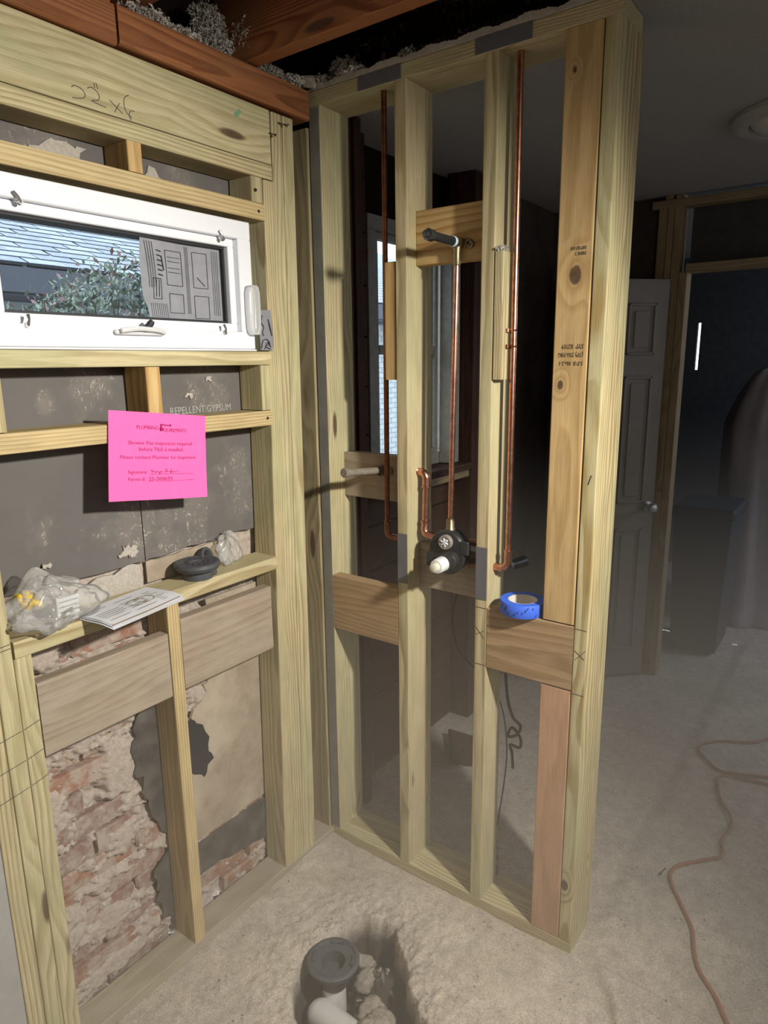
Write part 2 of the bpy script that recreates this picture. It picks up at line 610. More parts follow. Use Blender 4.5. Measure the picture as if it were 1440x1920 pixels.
MT['farwall'] = speck('stripped_wall', (0.075, 0.06, 0.048), (0.05, 0.042, 0.036), 20, 0.9, 0.2, 0.003, 3.0, 0.2, (0.10, 0.082, 0.066))
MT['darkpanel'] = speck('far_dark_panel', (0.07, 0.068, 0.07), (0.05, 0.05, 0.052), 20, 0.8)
MT['doorpaint'] = plain('door_paint', (0.24, 0.21, 0.175), 0.5, 0, 0.4, 0.12, 8)
MT['navy'] = plain('navy_plastic', (0.010, 0.020, 0.034), 0.5)
MT['sheet'] = plain('grey_dust_sheet', (0.36, 0.33, 0.33), 0.7, 0, 0.3, 0.2, 6)
MT['lampglass'] = plain('lamp_glass', (0.62, 0.60, 0.56), 0.3)

# concrete floor
t = NT('concrete')
p = t.pos()
n = t.noise(p, 24, 8, 0.72)
m = t.noise(p, 2.6, 5, 0.65)
g = t.noise(p, 260, 3, 0.75)
base = t.mix(t.ramp(m, [(0.35, 0.0), (0.68, 1.0)]), (0.62, 0.535, 0.44), (0.46, 0.40, 0.335))
base = t.mix(1.0, base, t.ramp(n, [(0.30, 0.74), (0.60, 1.06)]), 'MULTIPLY')
base = t.mix(1.0, base, t.ramp(g, [(0.34, 0.62), (0.62, 1.16)]), 'MULTIPLY')
vo = t.new('ShaderNodeTexVoronoi', feature='F1')
t.lk(t.vmath('ADD', t.scale(p, (46, 46, 46)), t.scale(p, (3, 0, 0))), vo.inputs['Vector'])
vo.inputs['Scale'].default_value = 1.0
spot_ = t.math('MULTIPLY', t.ramp(vo.outputs['Distance'], [(0.10, 1.0), (0.24, 0.0)]), t.ramp(t.noise(p, 9, 4, 0.6), [(0.50, 0.0), (0.60, 0.85)]))
base = t.mix(spot_, base, (0.17, 0.14, 0.11))
crk = t.noise(p, 7, 6, 0.7, 1.5)
base = t.mix(t.ramp(t.math('ABSOLUTE', t.math('SUBTRACT', crk, 0.5)), [(0.0, 0.5), (0.010, 0.0)]), base, (0.22, 0.185, 0.15))
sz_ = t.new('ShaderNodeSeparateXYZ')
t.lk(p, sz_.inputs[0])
base = t.mix(t.ramp(t.math('MULTIPLY', t.math('ADD', sz_.outputs[2], t.math('MULTIPLY', n, 0.04)), -5.0), [(0.10, 0.0), (0.34, 1.0)]), base, (0.075, 0.062, 0.050))  # darker with depth: soil colour plus the pocket's shade put into it
t.col(base)
t.bump(t.math('ADD', t.math('MULTIPLY', n, 0.8), t.math('MULTIPLY', g, 0.5)), 0.6, 0.004)
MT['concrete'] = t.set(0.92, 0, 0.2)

# black gypsum sheathing with torn paper and white splashes
t = NT('black_sheathing')
p = t.pos()
n = t.noise(p, 9, 5, 0.7)
col = t.mix(n, (0.118, 0.110, 0.106), (0.165, 0.155, 0.145))
sp = t.noise(t.scale(p, (1.0, 1, 0.6)), 75, 6, 0.8, 0.8)
area = None
for (bx, bz, br) in ((-.365, 1.63, .045), (-.40, 1.58, .04), (-.33, 1.60, .04), (-.70, 1.63, .055), (-.82, 1.585, .02), (-.28, 1.36, .05), (-.27, 1.27, .05), (-.44, 1.25, .07), (-.62, 1.25, .08), (-.54, 1.20, .08), (-.86, 1.30, .03), (-.40, 2.10, .05), (-.75, 2.11, .06)):
    d_ = t.vmath('LENGTH', t.scale(t.vmath('SUBTRACT', p, (bx, 0, bz)), (1, 0, 0.75)))
    g_ = t.math('MAXIMUM', t.math('SUBTRACT', 1.0, t.math('DIVIDE', d_, br * 2.0)), 0.0)
    area = g_ if area is None else t.math('MAXIMUM', area, g_)
area = t.math('MULTIPLY_ADD', area, 0.34, t.math('MULTIPLY', t.noise(p, 16, 4, 0.6), 0.72))
spl = t.math('MULTIPLY', t.ramp(sp, [(0.56, 0.0), (0.63, 1.0)]), t.ramp(area, [(0.50, 0.0), (0.58, 1.0)]))
haze_ = t.math('MULTIPLY', t.noise(p, 30, 5, 0.7), t.ramp(area, [(0.46, 0.0), (0.64, 0.75)]))
col = t.mix(haze_, col, (0.26, 0.225, 0.20))
col = t.mix(spl, col, (0.50, 0.45, 0.38))
t.col(col)
t.bump(t.math('ADD', n, spl), 0.4, 0.002)
MT['sheathing'] = t.set(0.75, 0, 0.25)

MT['tarpaper'] = speck('tar_paper', (0.085, 0.078, 0.072), (0.05, 0.046, 0.043), 40, 0.7, 0.4, 0.002, 14, 0.3, (0.14, 0.125, 0.11))
MT['tan'] = speck('tan_fibreboard', (0.40, 0.33, 0.25), (0.30, 0.24, 0.18), 30, 0.95, 0.3, 0.002, 7.0, 0.15, (0.50, 0.43, 0.33))
MT['mortar'] = speck('mortar', (0.58, 0.51, 0.44), (0.36, 0.30, 0.255), 85, 0.97, 0.9, 0.004, 12.0, 0.1, (0.47, 0.385, 0.33))
t = NT('brick')
c = t.obj()
rnd = t.new('ShaderNodeObjectInfo').outputs['Random']
n = t.noise(t.pos(), 55, 5, 0.7)
col = t.mix(rnd, (0.37, 0.195, 0.135), (0.27, 0.175, 0.15))
col = t.mix(1.0, col, t.ramp(n, [(0.25, 0.65), (0.75, 1.2)]), 'MULTIPLY')
lm = t.noise(t.pos(), 24, 5, 0.7)
col = t.mix(t.ramp(lm, [(0.42, 0.0), (0.60, 0.9)]), col, (0.44, 0.375, 0.32))
t.col(col)
t.bump(n, 0.6, 0.003)
MT['brick'] = t.set(0.95, 0, 0.15)

# clear glass / polythene
def clear(name, tintc, gloss_rough, base_mix, diff=0.0):
    t = NT(name)
    t.n.remove(t.b)
    tr = t.new('ShaderNodeBsdfTransparent'); tr.inputs[0].default_value = (*tintc, 1)
    gl = t.new('ShaderNodeBsdfGlossy'); gl.inputs['Roughness'].default_value = gloss_rough
    gl.inputs[0].default_value = (0.95, 0.95, 0.95, 1)
    lw = t.new('ShaderNodeLayerWeight'); lw.inputs[0].default_value = base_mix
    mx = t.new('ShaderNodeMixShader')
    t.lk(lw.outputs['Fresnel'], mx.inputs[0]); t.lk(tr.outputs[0], mx.inputs[1]); t.lk(gl.outputs[0], mx.inputs[2])
    last = mx.outputs[0]
    if diff > 0:
        df = t.new('ShaderNodeBsdfDiffuse'); df.inputs[0].default_value = (0.8, 0.8, 0.8, 1)
        m2 = t.new('ShaderNodeMixShader'); m2.inputs[0].default_value = diff
        t.lk(last, m2.inputs[1]); t.lk(df.outputs[0], m2.inputs[2])
        last = m2.outputs[0]
    t.lk(last, t.out.inputs[0])
    return t.m


MT['glass'] = clear('window_glass', (0.93, 0.95, 0.96), 0.02, 0.12, 0.01)
MT['poly'] = clear('polythene', (0.96, 0.96, 0.95), 0.14, 0.20, 0.22)
MT['polysheet'] = clear('polythene_sheet', (0.85, 0.84, 0.80), 0.3, 0.25, 0.25)
MT['clearplastic'] = clear('clear_plastic', (0.90, 0.91, 0.92), 0.15, 0.4, 0.40)
# ------------------------------------------------------------------ large structure: floor
HOLE = np.array([(-.283, -.286), (-.225, -.305), (-.19, -.36), (-.195, -.412), (-.235, -.455), (-.274, -.495), (-.318, -.54), (-.355, -.585), (-.409, -.662), (-.50, -.76), (-.66, -.70), (-.66, -.50), (-.605, -.394), (-.558, -.330), (-.50, -.285), (-.43, -.262), (-.359, -.268)])


def sdf_poly(px, py, poly):
    d = np.full(px.shape, 1e9)
    inside = np.zeros(px.shape, bool)
    n = len(poly)
    for i in range(n):
        ax, ay = poly[i]
        bx, by = poly[(i + 1) % n]
        ex, ey = bx - ax, by - ay
        wx, wy = px - ax, py - ay
        tt = np.clip((wx * ex + wy * ey) / (ex * ex + ey * ey), 0, 1)
        d = np.minimum(d, (wx - ex * tt) ** 2 + (wy - ey * tt) ** 2)
        c = ((ay <= py) & (by > py)) | ((by <= py) & (ay > py))
        with np.errstate(divide='ignore', invalid='ignore'):
            xi = ax + (py - ay) / (by - ay) * ex
        inside ^= c & (px < xi)
    d = np.sqrt(d)
    return np.where(inside, -d, d)


def floor_height(X, Y):
    h = (fbm(X * 7, Y * 7, 3) - 0.5) * 0.010 + (fbm(X * 40, Y * 40, 9, 3) - 0.5) * 0.004
    out = X > -0.004
    # lowered, rough shower recess: the cut edge of the main slab runs off the end of the partition
    edge = (X + 0.02) * 0.85 + (Y + 0.90) * -0.45
    rec = (X < 0.0) & (Y > -0.90 - (-X) * 1.0 - 0.10 * np.sin(np.clip(-X, 0, 1) * 3.14))
    step = np.clip((-0.92 - (-X) * 0.85 + (fbm(X * 5, Y * 5, 21) - .5) * 0.08 - Y) / 0.03, 0, 1) * 0.018
    h = h + np.where(X < 0.0, step, 0.012 * np.clip((-0.9 - Y) / 0.05, 0, 1))
    # mortar banked up against the wall plate in the corner
    h = h + np.where(X < 0.0, 0.016 * np.exp(-((X + 0.06) / 0.28) ** 2 - (Y / 0.10) ** 2), 0)
    d = sdf_poly(X + (fbm(X * 16, Y * 16, 31) - .5) * 0.05, Y + (fbm(X * 16, Y * 16, 41) - .5) * 0.05, HOLE)
    # broken lip then a deep rough pocket
    lip = np.clip((0.10 - d) / 0.10, 0, 1)
    h = h + np.where(d > 0, -0.012 * lip ** 2 + lip * (fbm(X * 45, Y * 45, 51) - .5) * 0.026 + np.clip((0.20 - d) / 0.16, 0, 1) * (fbm(X * 62, Y * 62, 55, 3, .7) - .5) * 0.016, 0)
    depth = np.clip(-d / 0.030, 0, 1) ** 0.8
    bottom = -0.23 + (fbm(X * 26, Y * 26, 61, 5, .7) - .5) * 0.10
    bottom = bottom + 0.15 * np.exp(-(((X + .295) / .075) ** 2 + ((Y + .43) / .085) ** 2)) + 0.13 * np.exp(-(((X + .42) / .085) ** 2 + ((Y + .575) / .085) ** 2))
    h = np.where(d < 0, h * (1 - depth) + bottom * depth - 0.01, h)
    return h


gx = np.concatenate([np.arange(-1.5, -0.8, 0.0075), np.arange(-0.8, 0.0, 0.0045), np.arange(0.0, 0.3, 0.0075), np.arange(0.3, 2.65, 0.03)])
gy = np.concatenate([np.arange(-2.4, -1.1, 0.02), np.arange(-1.1, -0.8, 0.0075), np.arange(-0.8, 0.10, 0.0045)])
GX, GY = np.meshgrid(gx, gy, indexing='ij')
P = np.stack([GX, GY, floor_height(GX, GY)], -1)
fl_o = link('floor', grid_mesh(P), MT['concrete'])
tag(fl_o, kind='structure')
mb = MB()
X0, X1, Y0, Y1 = gx[0], gx[-1], gy[0], gy[-1]
for (a, b, c, d) in ((-3.4, X0, -4.2, Y1), (X1, 5.2, -4.2, Y1), (X0, X1, -4.2, Y0)):
    mb.add([(a, c, 0), (b, c, 0), (b, d, 0), (a, d, 0)], [(0, 1, 2, 3)])
mb.build('slab', MT['concrete'], fl_o)

# ------------------------------------------------------------------ window wall (wall_back)
WB = empty('wall_back')
tag(WB, kind='structure')
YF, YB = -0.010, 0.079
board('bottom_plate', (-1.40, -0.001), (YF, YB), (0.0, 0.034), 'x', W['dusty'], WB)
board('jack_stud', (-0.246, -0.207), (YF, YB), (0.034, 2.142), 'z', W['pine'], WB, lean=(0.043, 0.044, 0, 0))
board('king_stud', (-0.206, -0.158), (YF + 0.001, YB), (0.034, 2.318), 'z', W['pine'], WB, lean=(0.044, 0.037, 0, 0))
board('king_stud', (-0.157, -0.101), (YF, YB), (0.034, 2.318), 'z', W['pine'], WB, lean=(0.037, 0.022, 0, 0))
board('corner_stud', (-0.008, 0.030), (0.004, 0.089), (0.034, 2.318), 'z', W['pine_shade'], WB)
board('header_board', (-1.45, -0.171), (YF, 0.028), (2.1845, 2.319), 'x', W['pine_wide'], WB)
board('header_board', (-1.45, -0.171), (0.030, 0.068), (2.1845, 2.319), 'x', W['pine_wide'], WB)
board('header_plate', (-1.45, -0.171), (YF - 0.001, YB), (2.1445, 2.1825), 'x', W['pine'], WB)
board('cripple', (-0.616, -0.579), (YF, YB), (2.081, 2.144), 'z', W['yellow'], WB)
board('cripple', (-0.246, -0.206), (YF + 0.002, YB), (2.081, 2.144), 'z', W['pine'], WB)
board('window_header', (-0.994, -0.2055), (YF - 0.002, YB), (2.037, 2.080), 'x', W['pale'], WB)
board('sill_plate', (-0.994, -0.2075), (YF - 0.002, YB), (1.656, 1.693), 'x', W['pine_wide'], WB)
for (a, b) in ((-0.618, -0.578), (-0.247, -0.2135), (-0.985, -0.949)):
    board('cripple', (a, b), (YF, YB), (1.531, 1.655), 'z', W['yellow'] if a == -0.618 else W['pine'], WB)
board('block_row', (-0.994, -0.2115), (YF - 0.001, YB), (1.4865, 1.529), 'x', W['pale'], WB)
board('shelf_board', (-0.996, -0.2235), (YF - 0.004, YB + 0.002), (1.0585, 1.0965), 'x', W['pine'], WB)
board('cripple', (-0.6155, -0.5795), (YF, YB), (0.034, 1.058), 'z', W['pale'], WB)
board('block', (-0.957, -0.618), (YF + 0.003, 0.028), (0.809, 0.985), 'x', W['grey'], WB)
board('block', (-0.577, -0.249), (YF + 0.003, 0.028), (0.812, 1.010), 'x', W['grey'], WB)
board('jack_stud', (-0.998, -0.960), (YF, YB), (0.034, 1.058), 'z', W['pine'], WB)
board('king_stud', (-1.037, -0.999), (YF - 0.001, YB), (0.034, 2.144), 'z', W['pine'], WB)
board('king_stud', (-1.076, -1.038), (YF, YB), (0.034, 2.144), 'z', W['pine'], WB)
board('top_plate', (-0.621, -0.024), (YF - 0.013, 0.085), (2.326, 2.404), 'x', W['old'], WB, ch=0.006, label='old reddish-brown roof plate, right length')
board('top_plate', (-1.50, -0.627), (YF - 0.013, 0.085), (2.322, 2.400), 'x', W['old'], WB, ch=0.006)
board('top_plate', (-1.50, -0.627), (YF + 0.0, 0.085), (2.4025, 2.44), 'x', W['old'], WB, ch=0.006)

# nails at the head of the king studs
for (x, z, dx) in ((-0.139, 2.296, 0.012), (-0.098, 2.302, -0.010), (-0.175, 2.262, 0.008)):
    m2 = MB().tube([(x, YF - 0.0005, z), (x + dx, YF - 0.016, z - 0.006)], 0.0017, 6).lathe((x + dx, YF - 0.016, z - 0.006), (dx, -0.016, -0.006), [(0, 0), (0, 0.004), (0.0015, 0.004), (0.0015, 0)], 8)
    m2.build('nail', MT['nail'], WB)
for (x, z) in ((-0.228, 2.058), (-0.232, 1.508), (-0.235, 2.11)):
    MB().lathe((x, YF - 0.0022, z), (0, -1, 0), [(0, 0.0045), (0.001, 0.004), (0.001, 0)], 8).build('nail', MT['nail'], WB)

# sheathing behind the studs (black gypsum board) around the window opening
def ragged(name, outline, y0, y1, mat, parent, jag=0.008, step=0.02, seed=1, label=None):
    """flat board with torn outline; outline = [(x,z,torn?)...] edge flag for the edge that starts there"""
    rr = random.Random(seed)
    pts = []
    n = len(outline)
    for i in range(n):
        x0, z0, tn = outline[i]
        x1, z1, _ = outline[(i + 1) % n]
        k = max(1, int(math.hypot(x1 - x0, z1 - z0) / step)) if tn else 1
        for j in range(k):
            a = j / k
            jx = rr.uniform(-jag, jag) if tn and j else 0
            jz = rr.uniform(-jag, jag) if tn and j else 0
            pts.append((x0 + (x1 - x0) * a + jx, z0 + (z1 - z0) * a + jz))
    m = len(pts)
    v = [(x, y0, z) for x, z in pts] + [(x, y1, z) for x, z in pts]
    f = [tuple(range(m)), tuple(range(m, 2 * m))[::-1]] + [(i, i + m, (i + 1) % m + m, (i + 1) % m) for i in range(m)]
    me = mesh(name, v, f)
    fix_normals(me)
    o = link(name, me, mat, parent)
    if label: o['label'] = label
    return o


ragged('sheathing_board', [(-1.45, 1.170, 1), (-0.80, 1.163, 1), (-0.604, 1.160, 0), (-0.604, 1.690, 0), (-1.45, 1.690, 0)], 0.083, 0.096, MT['sheathing'], WB, 0.004, 0.03, 3)
ragged('sheathing_board', [(-0.602, 1.160, 0), (-0.59, 1.165, 1), (-0.34, 1.172, 1), (-0.05, 1.175, 0), (-0.05, 1.690, 0), (-0.602, 1.690, 0)], 0.082, 0.095, MT['sheathing'], WB, 0.004, 0.03, 4)
ragged('sheathing_board', [(-1.45, 2.035, 0), (-0.05, 2.035, 0), (-0.05, 2.32, 0), (-1.45, 2.32, 0)], 0.083, 0.096, MT['sheathing'], WB)
ragged('sheathing_board', [(-0.204, 1.692, 0), (-0.05, 1.692, 0), (-0.05, 2.033, 0), (-0.204, 2.033, 0)], 0.083, 0.096, MT['sheathing'], WB)
text('sheathing_print', 'REPELLENT.GYPSUM', 0.027, MT['white_ink'], (-0.492, 0.0815, 1.5315), (1, 0, 0), (0, 0, 1), WB, sx=0.86)
ragged('paint_mark', [(-.298, 2.272, 1), (-.282, 2.274, 1), (-.270, 2.290, 1), (-.276, 2.294, 1), (-.290, 2.284, 1)], YF - .0006, YF - .0001, plain('green_paint', (0.22, 0.38, 0.22), 0.8), WB, .002, .003, 33, label='green paint mark on the header')
# torn plaster bits showing above the window
ragged('plaster_scrap', [(-0.80, 2.082, 0), (-0.69, 2.08, 1), (-0.66, 2.13, 1), (-0.74, 2.135, 1), (-0.79, 2.11, 1)], 0.078, 0.0825, MT['gypsum'], WB, 0.008, 0.015, 9)
ragged('plaster_scrap', [(-0.53, 2.082, 0), (-0.475, 2.08, 1), (-0.46, 2.105, 1), (-0.50, 2.13, 1)], 0.078, 0.0825, MT['gypsum'], WB, 0.008, 0.012, 10)

# brick: mortar bed with lumps, single bricks set in it
mx = np.arange(-1.45, -0.02, 0.0045)
mz = np.arange(0.0, 1.19, 0.0045)
MX, MZ = np.meshgrid(mx, mz, indexing='ij')
lump = np.clip(fbm(MX * 11, MZ * 15, 71, 6, 0.68) - 0.385, 0, 1)
rid = 1 - np.abs(fbm(MX * 22, MZ * 26, 91, 3) - .5) * 4
my = 0.122 - lump * 0.135 - np.clip(rid, 0, 1) * lump * 0.03 - (fbm(MX * 70, MZ * 70, 81, 2) - .5) * 0.012
strip = np.clip((MZ - 0.99) / 0.05, 0, 1)
my = my * (1 - strip) + (0.104 - (fbm(MX * 25, MZ * 25, 77) - .5) * 0.012) * strip
my = np.clip(my, 0.086, 0.14)
Pm = np.stack([MX, my, MZ], -1)
mo = link('mortar', grid_mesh(Pm[::-1]), MT['mortar'], WB)
mo['kind'] = 'stuff'
zc = 0.004
row = 0
while zc < 0.98:
    x = -1.12 + (0.0 if row % 2 else -0.10)
    while x < -0.06:
        L = 0.192 + R.uniform(-0.006, 0.006)
        if -1.0 < x + L and (x + L / 2 < -0.56 or zc < 0.22) and R.random() > 0.04:
            y0 = 0.100 + R.uniform(-0.007, 0.006)
            m2 = MB()
            v0 = len(m2.v)
            m2.cbox(x, x + L, y0, y0 + 0.06, zc, zc + 0.057, 0.004)
            m2.v = [(a + R.uniform(-.003, .003), b + R.uniform(-.003, .002), c + R.uniform(-.0025, .0025)) for a, b, c in m2.v]
            me = mesh('brick', m2.v, m2.f)
            fix_normals(me)
            link('brick', me, MT['brick'], WB)
        x += L + 0.011
    zc += 0.0685
    row += 1
# tan board, dark strip, leftovers on the right
ragged('fibreboard', [(-0.60, 0.262, 0), (-0.05, 0.272, 0), (-0.05, 1.00, 0), (-0.42, 1.0, 1), (-0.44, 0.72, 1), (-0.50, 0.66, 1), (-0.455, 0.60, 1), (-0.43, 0.50, 1), (-0.47, 0.455, 1), (-0.52, 0.50, 1), (-0.60, 0.52, 0)], 0.084, 0.094, MT['tan'], WB, 0.011, 0.018, 5)
ragged('dark_strip', [(-0.60, 0.140, 1), (-0.44, 0.148, 1), (-0.36, 0.128, 1), (-0.22, 0.110, 0), (-0.22, 0.258, 0), (-0.60, 0.258, 0)], 0.0815, 0.0835, MT['tarpaper'], WB, 0.006, 0.02, 6, label='dark tar-paper strip')
ragged('plaster_scrap', [(-0.60, 1.10, 0), (-0.30, 1.10, 0), (-0.30, 1.162, 1), (-0.60, 1.157, 0)], 0.0865, 0.092, MT['tan'], WB, 0.003, 0.02, 7)
ragged('plaster_scrap', [(-0.95, 1.09, 0), (-0.612, 1.09, 0), (-0.62, 1.155, 1), (-0.74, 1.15, 1), (-0.80, 1.12, 1)], 0.0865, 0.092, MT['gypsum'], WB, 0.010, 0.02, 8)
ragged('torn_paper_hole_shade', [(-0.70, 0.66, 1), (-0.645, 0.80, 1), (-0.615, 0.80, 0), (-0.615, 0.36, 1), (-0.665, 0.48, 1)], 0.080, 0.083, MT['tarpaper'], WB, 0.012, 0.02, 12)
ragged('torn_paper_hole_shade', [(-0.575, 0.43, 0), (-0.41, 0.43, 0), (-0.41, 0.66, 0), (-0.575, 0.66, 0)], 0.0848, 0.0856, MT['gasket'], WB)  # dark sheet standing in for the shade inside the torn hole
ragged('torn_paper_hole_shade', [(-0.655, 0.10, 1), (-0.615, 0.09, 0), (-0.615, 0.30, 1), (-0.665, 0.27, 1)], 0.080, 0.083, MT['tarpaper'], WB, 0.008, 0.015, 13)
# torn facing on the black board
for k, (x, z) in enumerate(((-0.655, 1.20), (-0.865, 1.215), (-1.0, 1.275), (-0.43, 1.58), (-0.36, 1.62))):
    r0 = 0.024 if k == 0 else 0.011
    ragged('torn_facing', [(x - r0, z - r0 * .5, 1), (x + r0, z - r0 * .7, 1), (x + r0 * 1.1, z + r0 * .5, 1), (x - r0 * .5, z + r0 * .6, 1)], 0.0765, 0.0822, MT['gypsum'], WB, 0.007, 0.005, 20 + k)

# outer skin of the house wall around both windows, closes the room
mb = MB()
for (a, b, c, d) in ((-3.4, -1.0, -.4, 3.6), (-1.0, -0.22, -.4, 1.69), (-1.0, -0.22, 2.035, 3.6), (-0.22, 0.42, -.4, 3.6), (0.42, 1.02, -.4, 1.25), (0.42, 1.02, 2.12, 3.6), (1.02, 5.2, -.4, 3.6)):
    mb.box(a, b, 0.165, 0.20, c, d)
mb.build('outer_leaf', MT['attic'], WB)
# drywall carries on beyond the left studs
dw = MB().box(-3.4, -1.082, -0.022, -0.009, 0.0, 2.32).build('drywall_sheet', MT['drywall'], WB)

# ------------------------------------------------------------------ partition (wall_right)
WR = empty('wall_right')
tag(WR, kind='structure')
D6 = 0.132
ZT = 2.3715
board('bottom_plate', (0.0, D6 + 0.006), (-0.886, 0.0), (0.0, 0.038), 'y', W['pine'], WR)
board('top_plate', (0.0, D6 + 0.006), (-0.886, 0.0), (ZT, ZT + 0.038), 'y', W['pine'], WR)
board('stud', (0.0, D6), (-0.0385, -0.0005), (0.038, ZT), 'z', W['pine'], WR)
board('stud', (0.0, D6), (-0.335, -0.297), (0.038, ZT), 'z', W['pine'], WR)
board('stud', (0.0, D6 - 0.03), (-0.599, -0.561), (0.038, ZT), 'z', W['pine'], WR)
MB().box(-0.0012, 0.001, -0.0375, -0.0015, 0.045, 2.366).build('grey_shade_strip', plain('strip_shade_grey', (0.25, 0.24, 0.205), 0.9, 0, 0.2, 0.25, 12), WR, label='grey strip added for the shade on the corner stud edge')  # thin strip added; the shade on the stud edge is put into its grey
board('end_stud', (0.0, 0.160), (-0.8855, -0.8495), (0.038, ZT), 'z', W['post'], WR)
plank = board('nailer_plank', (0.0, 0.038), (-0.847, -0.762), (0.993, ZT - 0.001), 'z', W['plank'], WR, label='yellow knotted plank with ink grade stamps')
board('nailer_plank', (0.0, 0.038), (-0.848, -0.764), (0.039, 0.806), 'z', W['pink'], WR, label='pinkish-brown untreated plank')
board('block', (0.0, 0.090), (-0.8485, -0.600), (0.809, 0.9885), 'y', W['block'], WR, label='brown block under the blue tape roll')
board('block', (0.046, 0.084), (-0.560, -0.336), (1.918, 2.060), 'y', W['yellow'], WR, label='yellow block behind the shower arm')
board('block', (0.073, 0.111), (-0.2965, -0.039), (1.237, 1.380), 'y', W['grey'], WR, label='dusty block behind the tub spout stub')
board('block', (0.0, 0.038), (-0.2965, -0.0388), (0.800, 0.985), 'y', W['block'], WR, label='wide brown block between the two left studs')
board('block', (0.062, 0.100), (-0.560, -0.336), (0.985, 1.125), 'y', W['grey'], WR, label='dusty block behind the shower valve')
board('nailing_strip', (0.004, 0.034), (-0.2935, -0.256), (1.610, 1.930), 'z', W['yellow'], WR)
board('nailing_strip', (-0.002, 0.038), (-0.6245, -0.600), (1.612, 1.925), 'z', W['pine'], WR)

# grade stamps, pencil layout marks
for (s, z, sz) in (('SYP  KD19', 1.692, 0.016), ('(TP) 2X6 MIG', 1.672, 0.0145), ('S-P-B  No.2-1', 1.652, 0.0145)):
    text('grade_stamp', s, sz, MT['ink'], (-0.0009, -0.838, z + 0.004), (0, 1, 0), (0, 0, -1), plank, sx=0.74)
for (s, z) in (('SYP KD-HT', 1.915), ('PRIME 2', 1.903)):
    text('grade_stamp', s, 0.011, MT['ink'], (-0.0009, -0.833, z), (0, 1, 0), (0, 0, -1), plank, sx=0.7)


for ch in plank.children: ch.matrix_parent_inverse = plank.matrix_basis.inverted()


def stroke(name, pts, parent, r=0.0007, mat=None):
    return MB().tube([Vector(p) for p in pts], r, 5).build(name, mat or MT['pencil'], parent)


HY = YF - 0.0004
for pts in ([(-.735, 2.214), (-.728, 2.219), (-.712, 2.216), (-.706, 2.206), (-.716, 2.198), (-.735, 2.195)],
            [(-.70, 2.222), (-.688, 2.226), (-.675, 2.218), (-.676, 2.206), (-.692, 2.200), (-.66, 2.196)],
            [(-.684, 2.236), (-.682, 2.228)], [(-.679, 2.237), (-.675, 2.227)],
            [(-.650, 2.213), (-.62, 2.194)], [(-.626, 2.213), (-.640, 2.192)],
            [(-.601, 2.236), (-.612, 2.228), (-.615, 2.213), (-.610, 2.199), (-.598, 2.192)], [(-.590, 2.206), (-.600, 2.205), (-.604, 2.195), (-.600, 2.186)]):
    stroke('pencil_mark', spline([(x, HY, z) for x, z in pts], 5) if len(pts) > 2 else [(x, HY, z) for x, z in pts], WB, 0.0008)
for z in (1.085, 1.094):
    stroke('pencil_mark', [(-1.034, YF - .0014, z - .001), (-1.002, YF - .0014, z + .001)], WB, 0.0009)
for z in (0.90, 0.83, 0.765):
    stroke('pencil_mark', [(-0.996, YF - .0004, z - 0.004), (-0.962, YF - .0004, z + 0.004)], WB, 0.0009)
    stroke('pencil_mark', [(-1.072, YF - .0014, z - 0.014), (-1.002, YF - .0014, z - .004)], WB, 0.0008)
for (y, z) in ((-0.58, 0.985), (-0.58, 0.815)):
    stroke('pencil_mark', [(-0.0004, y + 0.018, z), (-0.0004, y - 0.018, z)], WR, 0.0009)
for (a, b) in (((-0.567, .925), (-0.592, .895)), ((-0.592, .918), (-0.565, .902)), ((-0.850, .805), (-0.884, .804)), ((-0.852, .985), (-0.882, .984)), ((-0.856, .90), (-0.882, .93)), ((-0.854, .925), (-0.880, .905))):
    stroke('pencil_mark', [(-0.0004, *a), (-0.0004, *b)], WR, 0.0008)
stroke('pencil_mark', [(-0.0004, -.873, 1.385), (-0.0004, -.866, 1.362)], WR, 0.0012)

# steel nail plates
def nail_plate(y0, y1, z0, z1, label):
    m = MB().cbox(-0.0022, -0.0004, y0, y1, z0, z1, 0.0006)
    tag(m.build('nail_plate', MT['plate']), label, 'nail plate', 'steel nail plates over the pipe runs')


nail_plate(-0.320, -0.180, 2.3735, 2.4095, 'dark steel nail plate on top plate above the left copper riser')
nail_plate(-0.682, -0.536, 2.3735, 2.4095, 'dark steel nail plate on top plate above the right copper riser')
nail_plate(-0.3335, -0.2985, 1.008, 1.162, 'grey steel nail plate on the stud left of the shower valve')
nail_plate(-0.5975, -0.5625, 1.010, 1.160, 'grey steel nail plate on the stud right of the shower valve')

# ------------------------------------------------------------------ ceiling of the room beyond, its cut edge, the open joists
CE = empty('ceiling')
tag(CE, kind='structure')
MB().box(0.012, 5.2, -4.2, 0.165, 2.4115, 2.425).build('drywall_sheet', MT['popcorn'], CE)
MB().box(-3.4, 0.011, -4.2, -0.95, 2.4115, 2.425).build('drywall_sheet', MT['popcorn'], CE)
n = 420
v = []
for i in range(n):
    y = -0.001 - 0.90 * i / (n - 1)
    w1 = 0.0012 * math.sin(y * 31) + .0006 * math.sin(y * 83 + 1)
    w2_ = 0.003 * math.sin(y * 47 + 2) + .0012 * math.sin(y * 120) + R.uniform(-.0014, .0014)
    v += [(-0.004 + w1 * .5, y, 2.410), (-0.003 + w1, y, 2.4245 + w2_), (0.012, y, 2.4255 + w2_), (0.012, y, 2.410)]
f = []
for i in range(n - 1):
    for k in range(4):
        f.append((i * 4 + k, i * 4 + (k + 1) % 4, i * 4 + 4 + (k + 1) % 4, i * 4 + 4 + k))
me = mesh('cut_edge', v, f); fix_normals(me)
link('cut_edge', me, MT['gypsum'], CE)
board('joist', (-0.250, -0.206), (-4.0, 0.09), (2.408, 2.60), 'y', W['old'], CE)
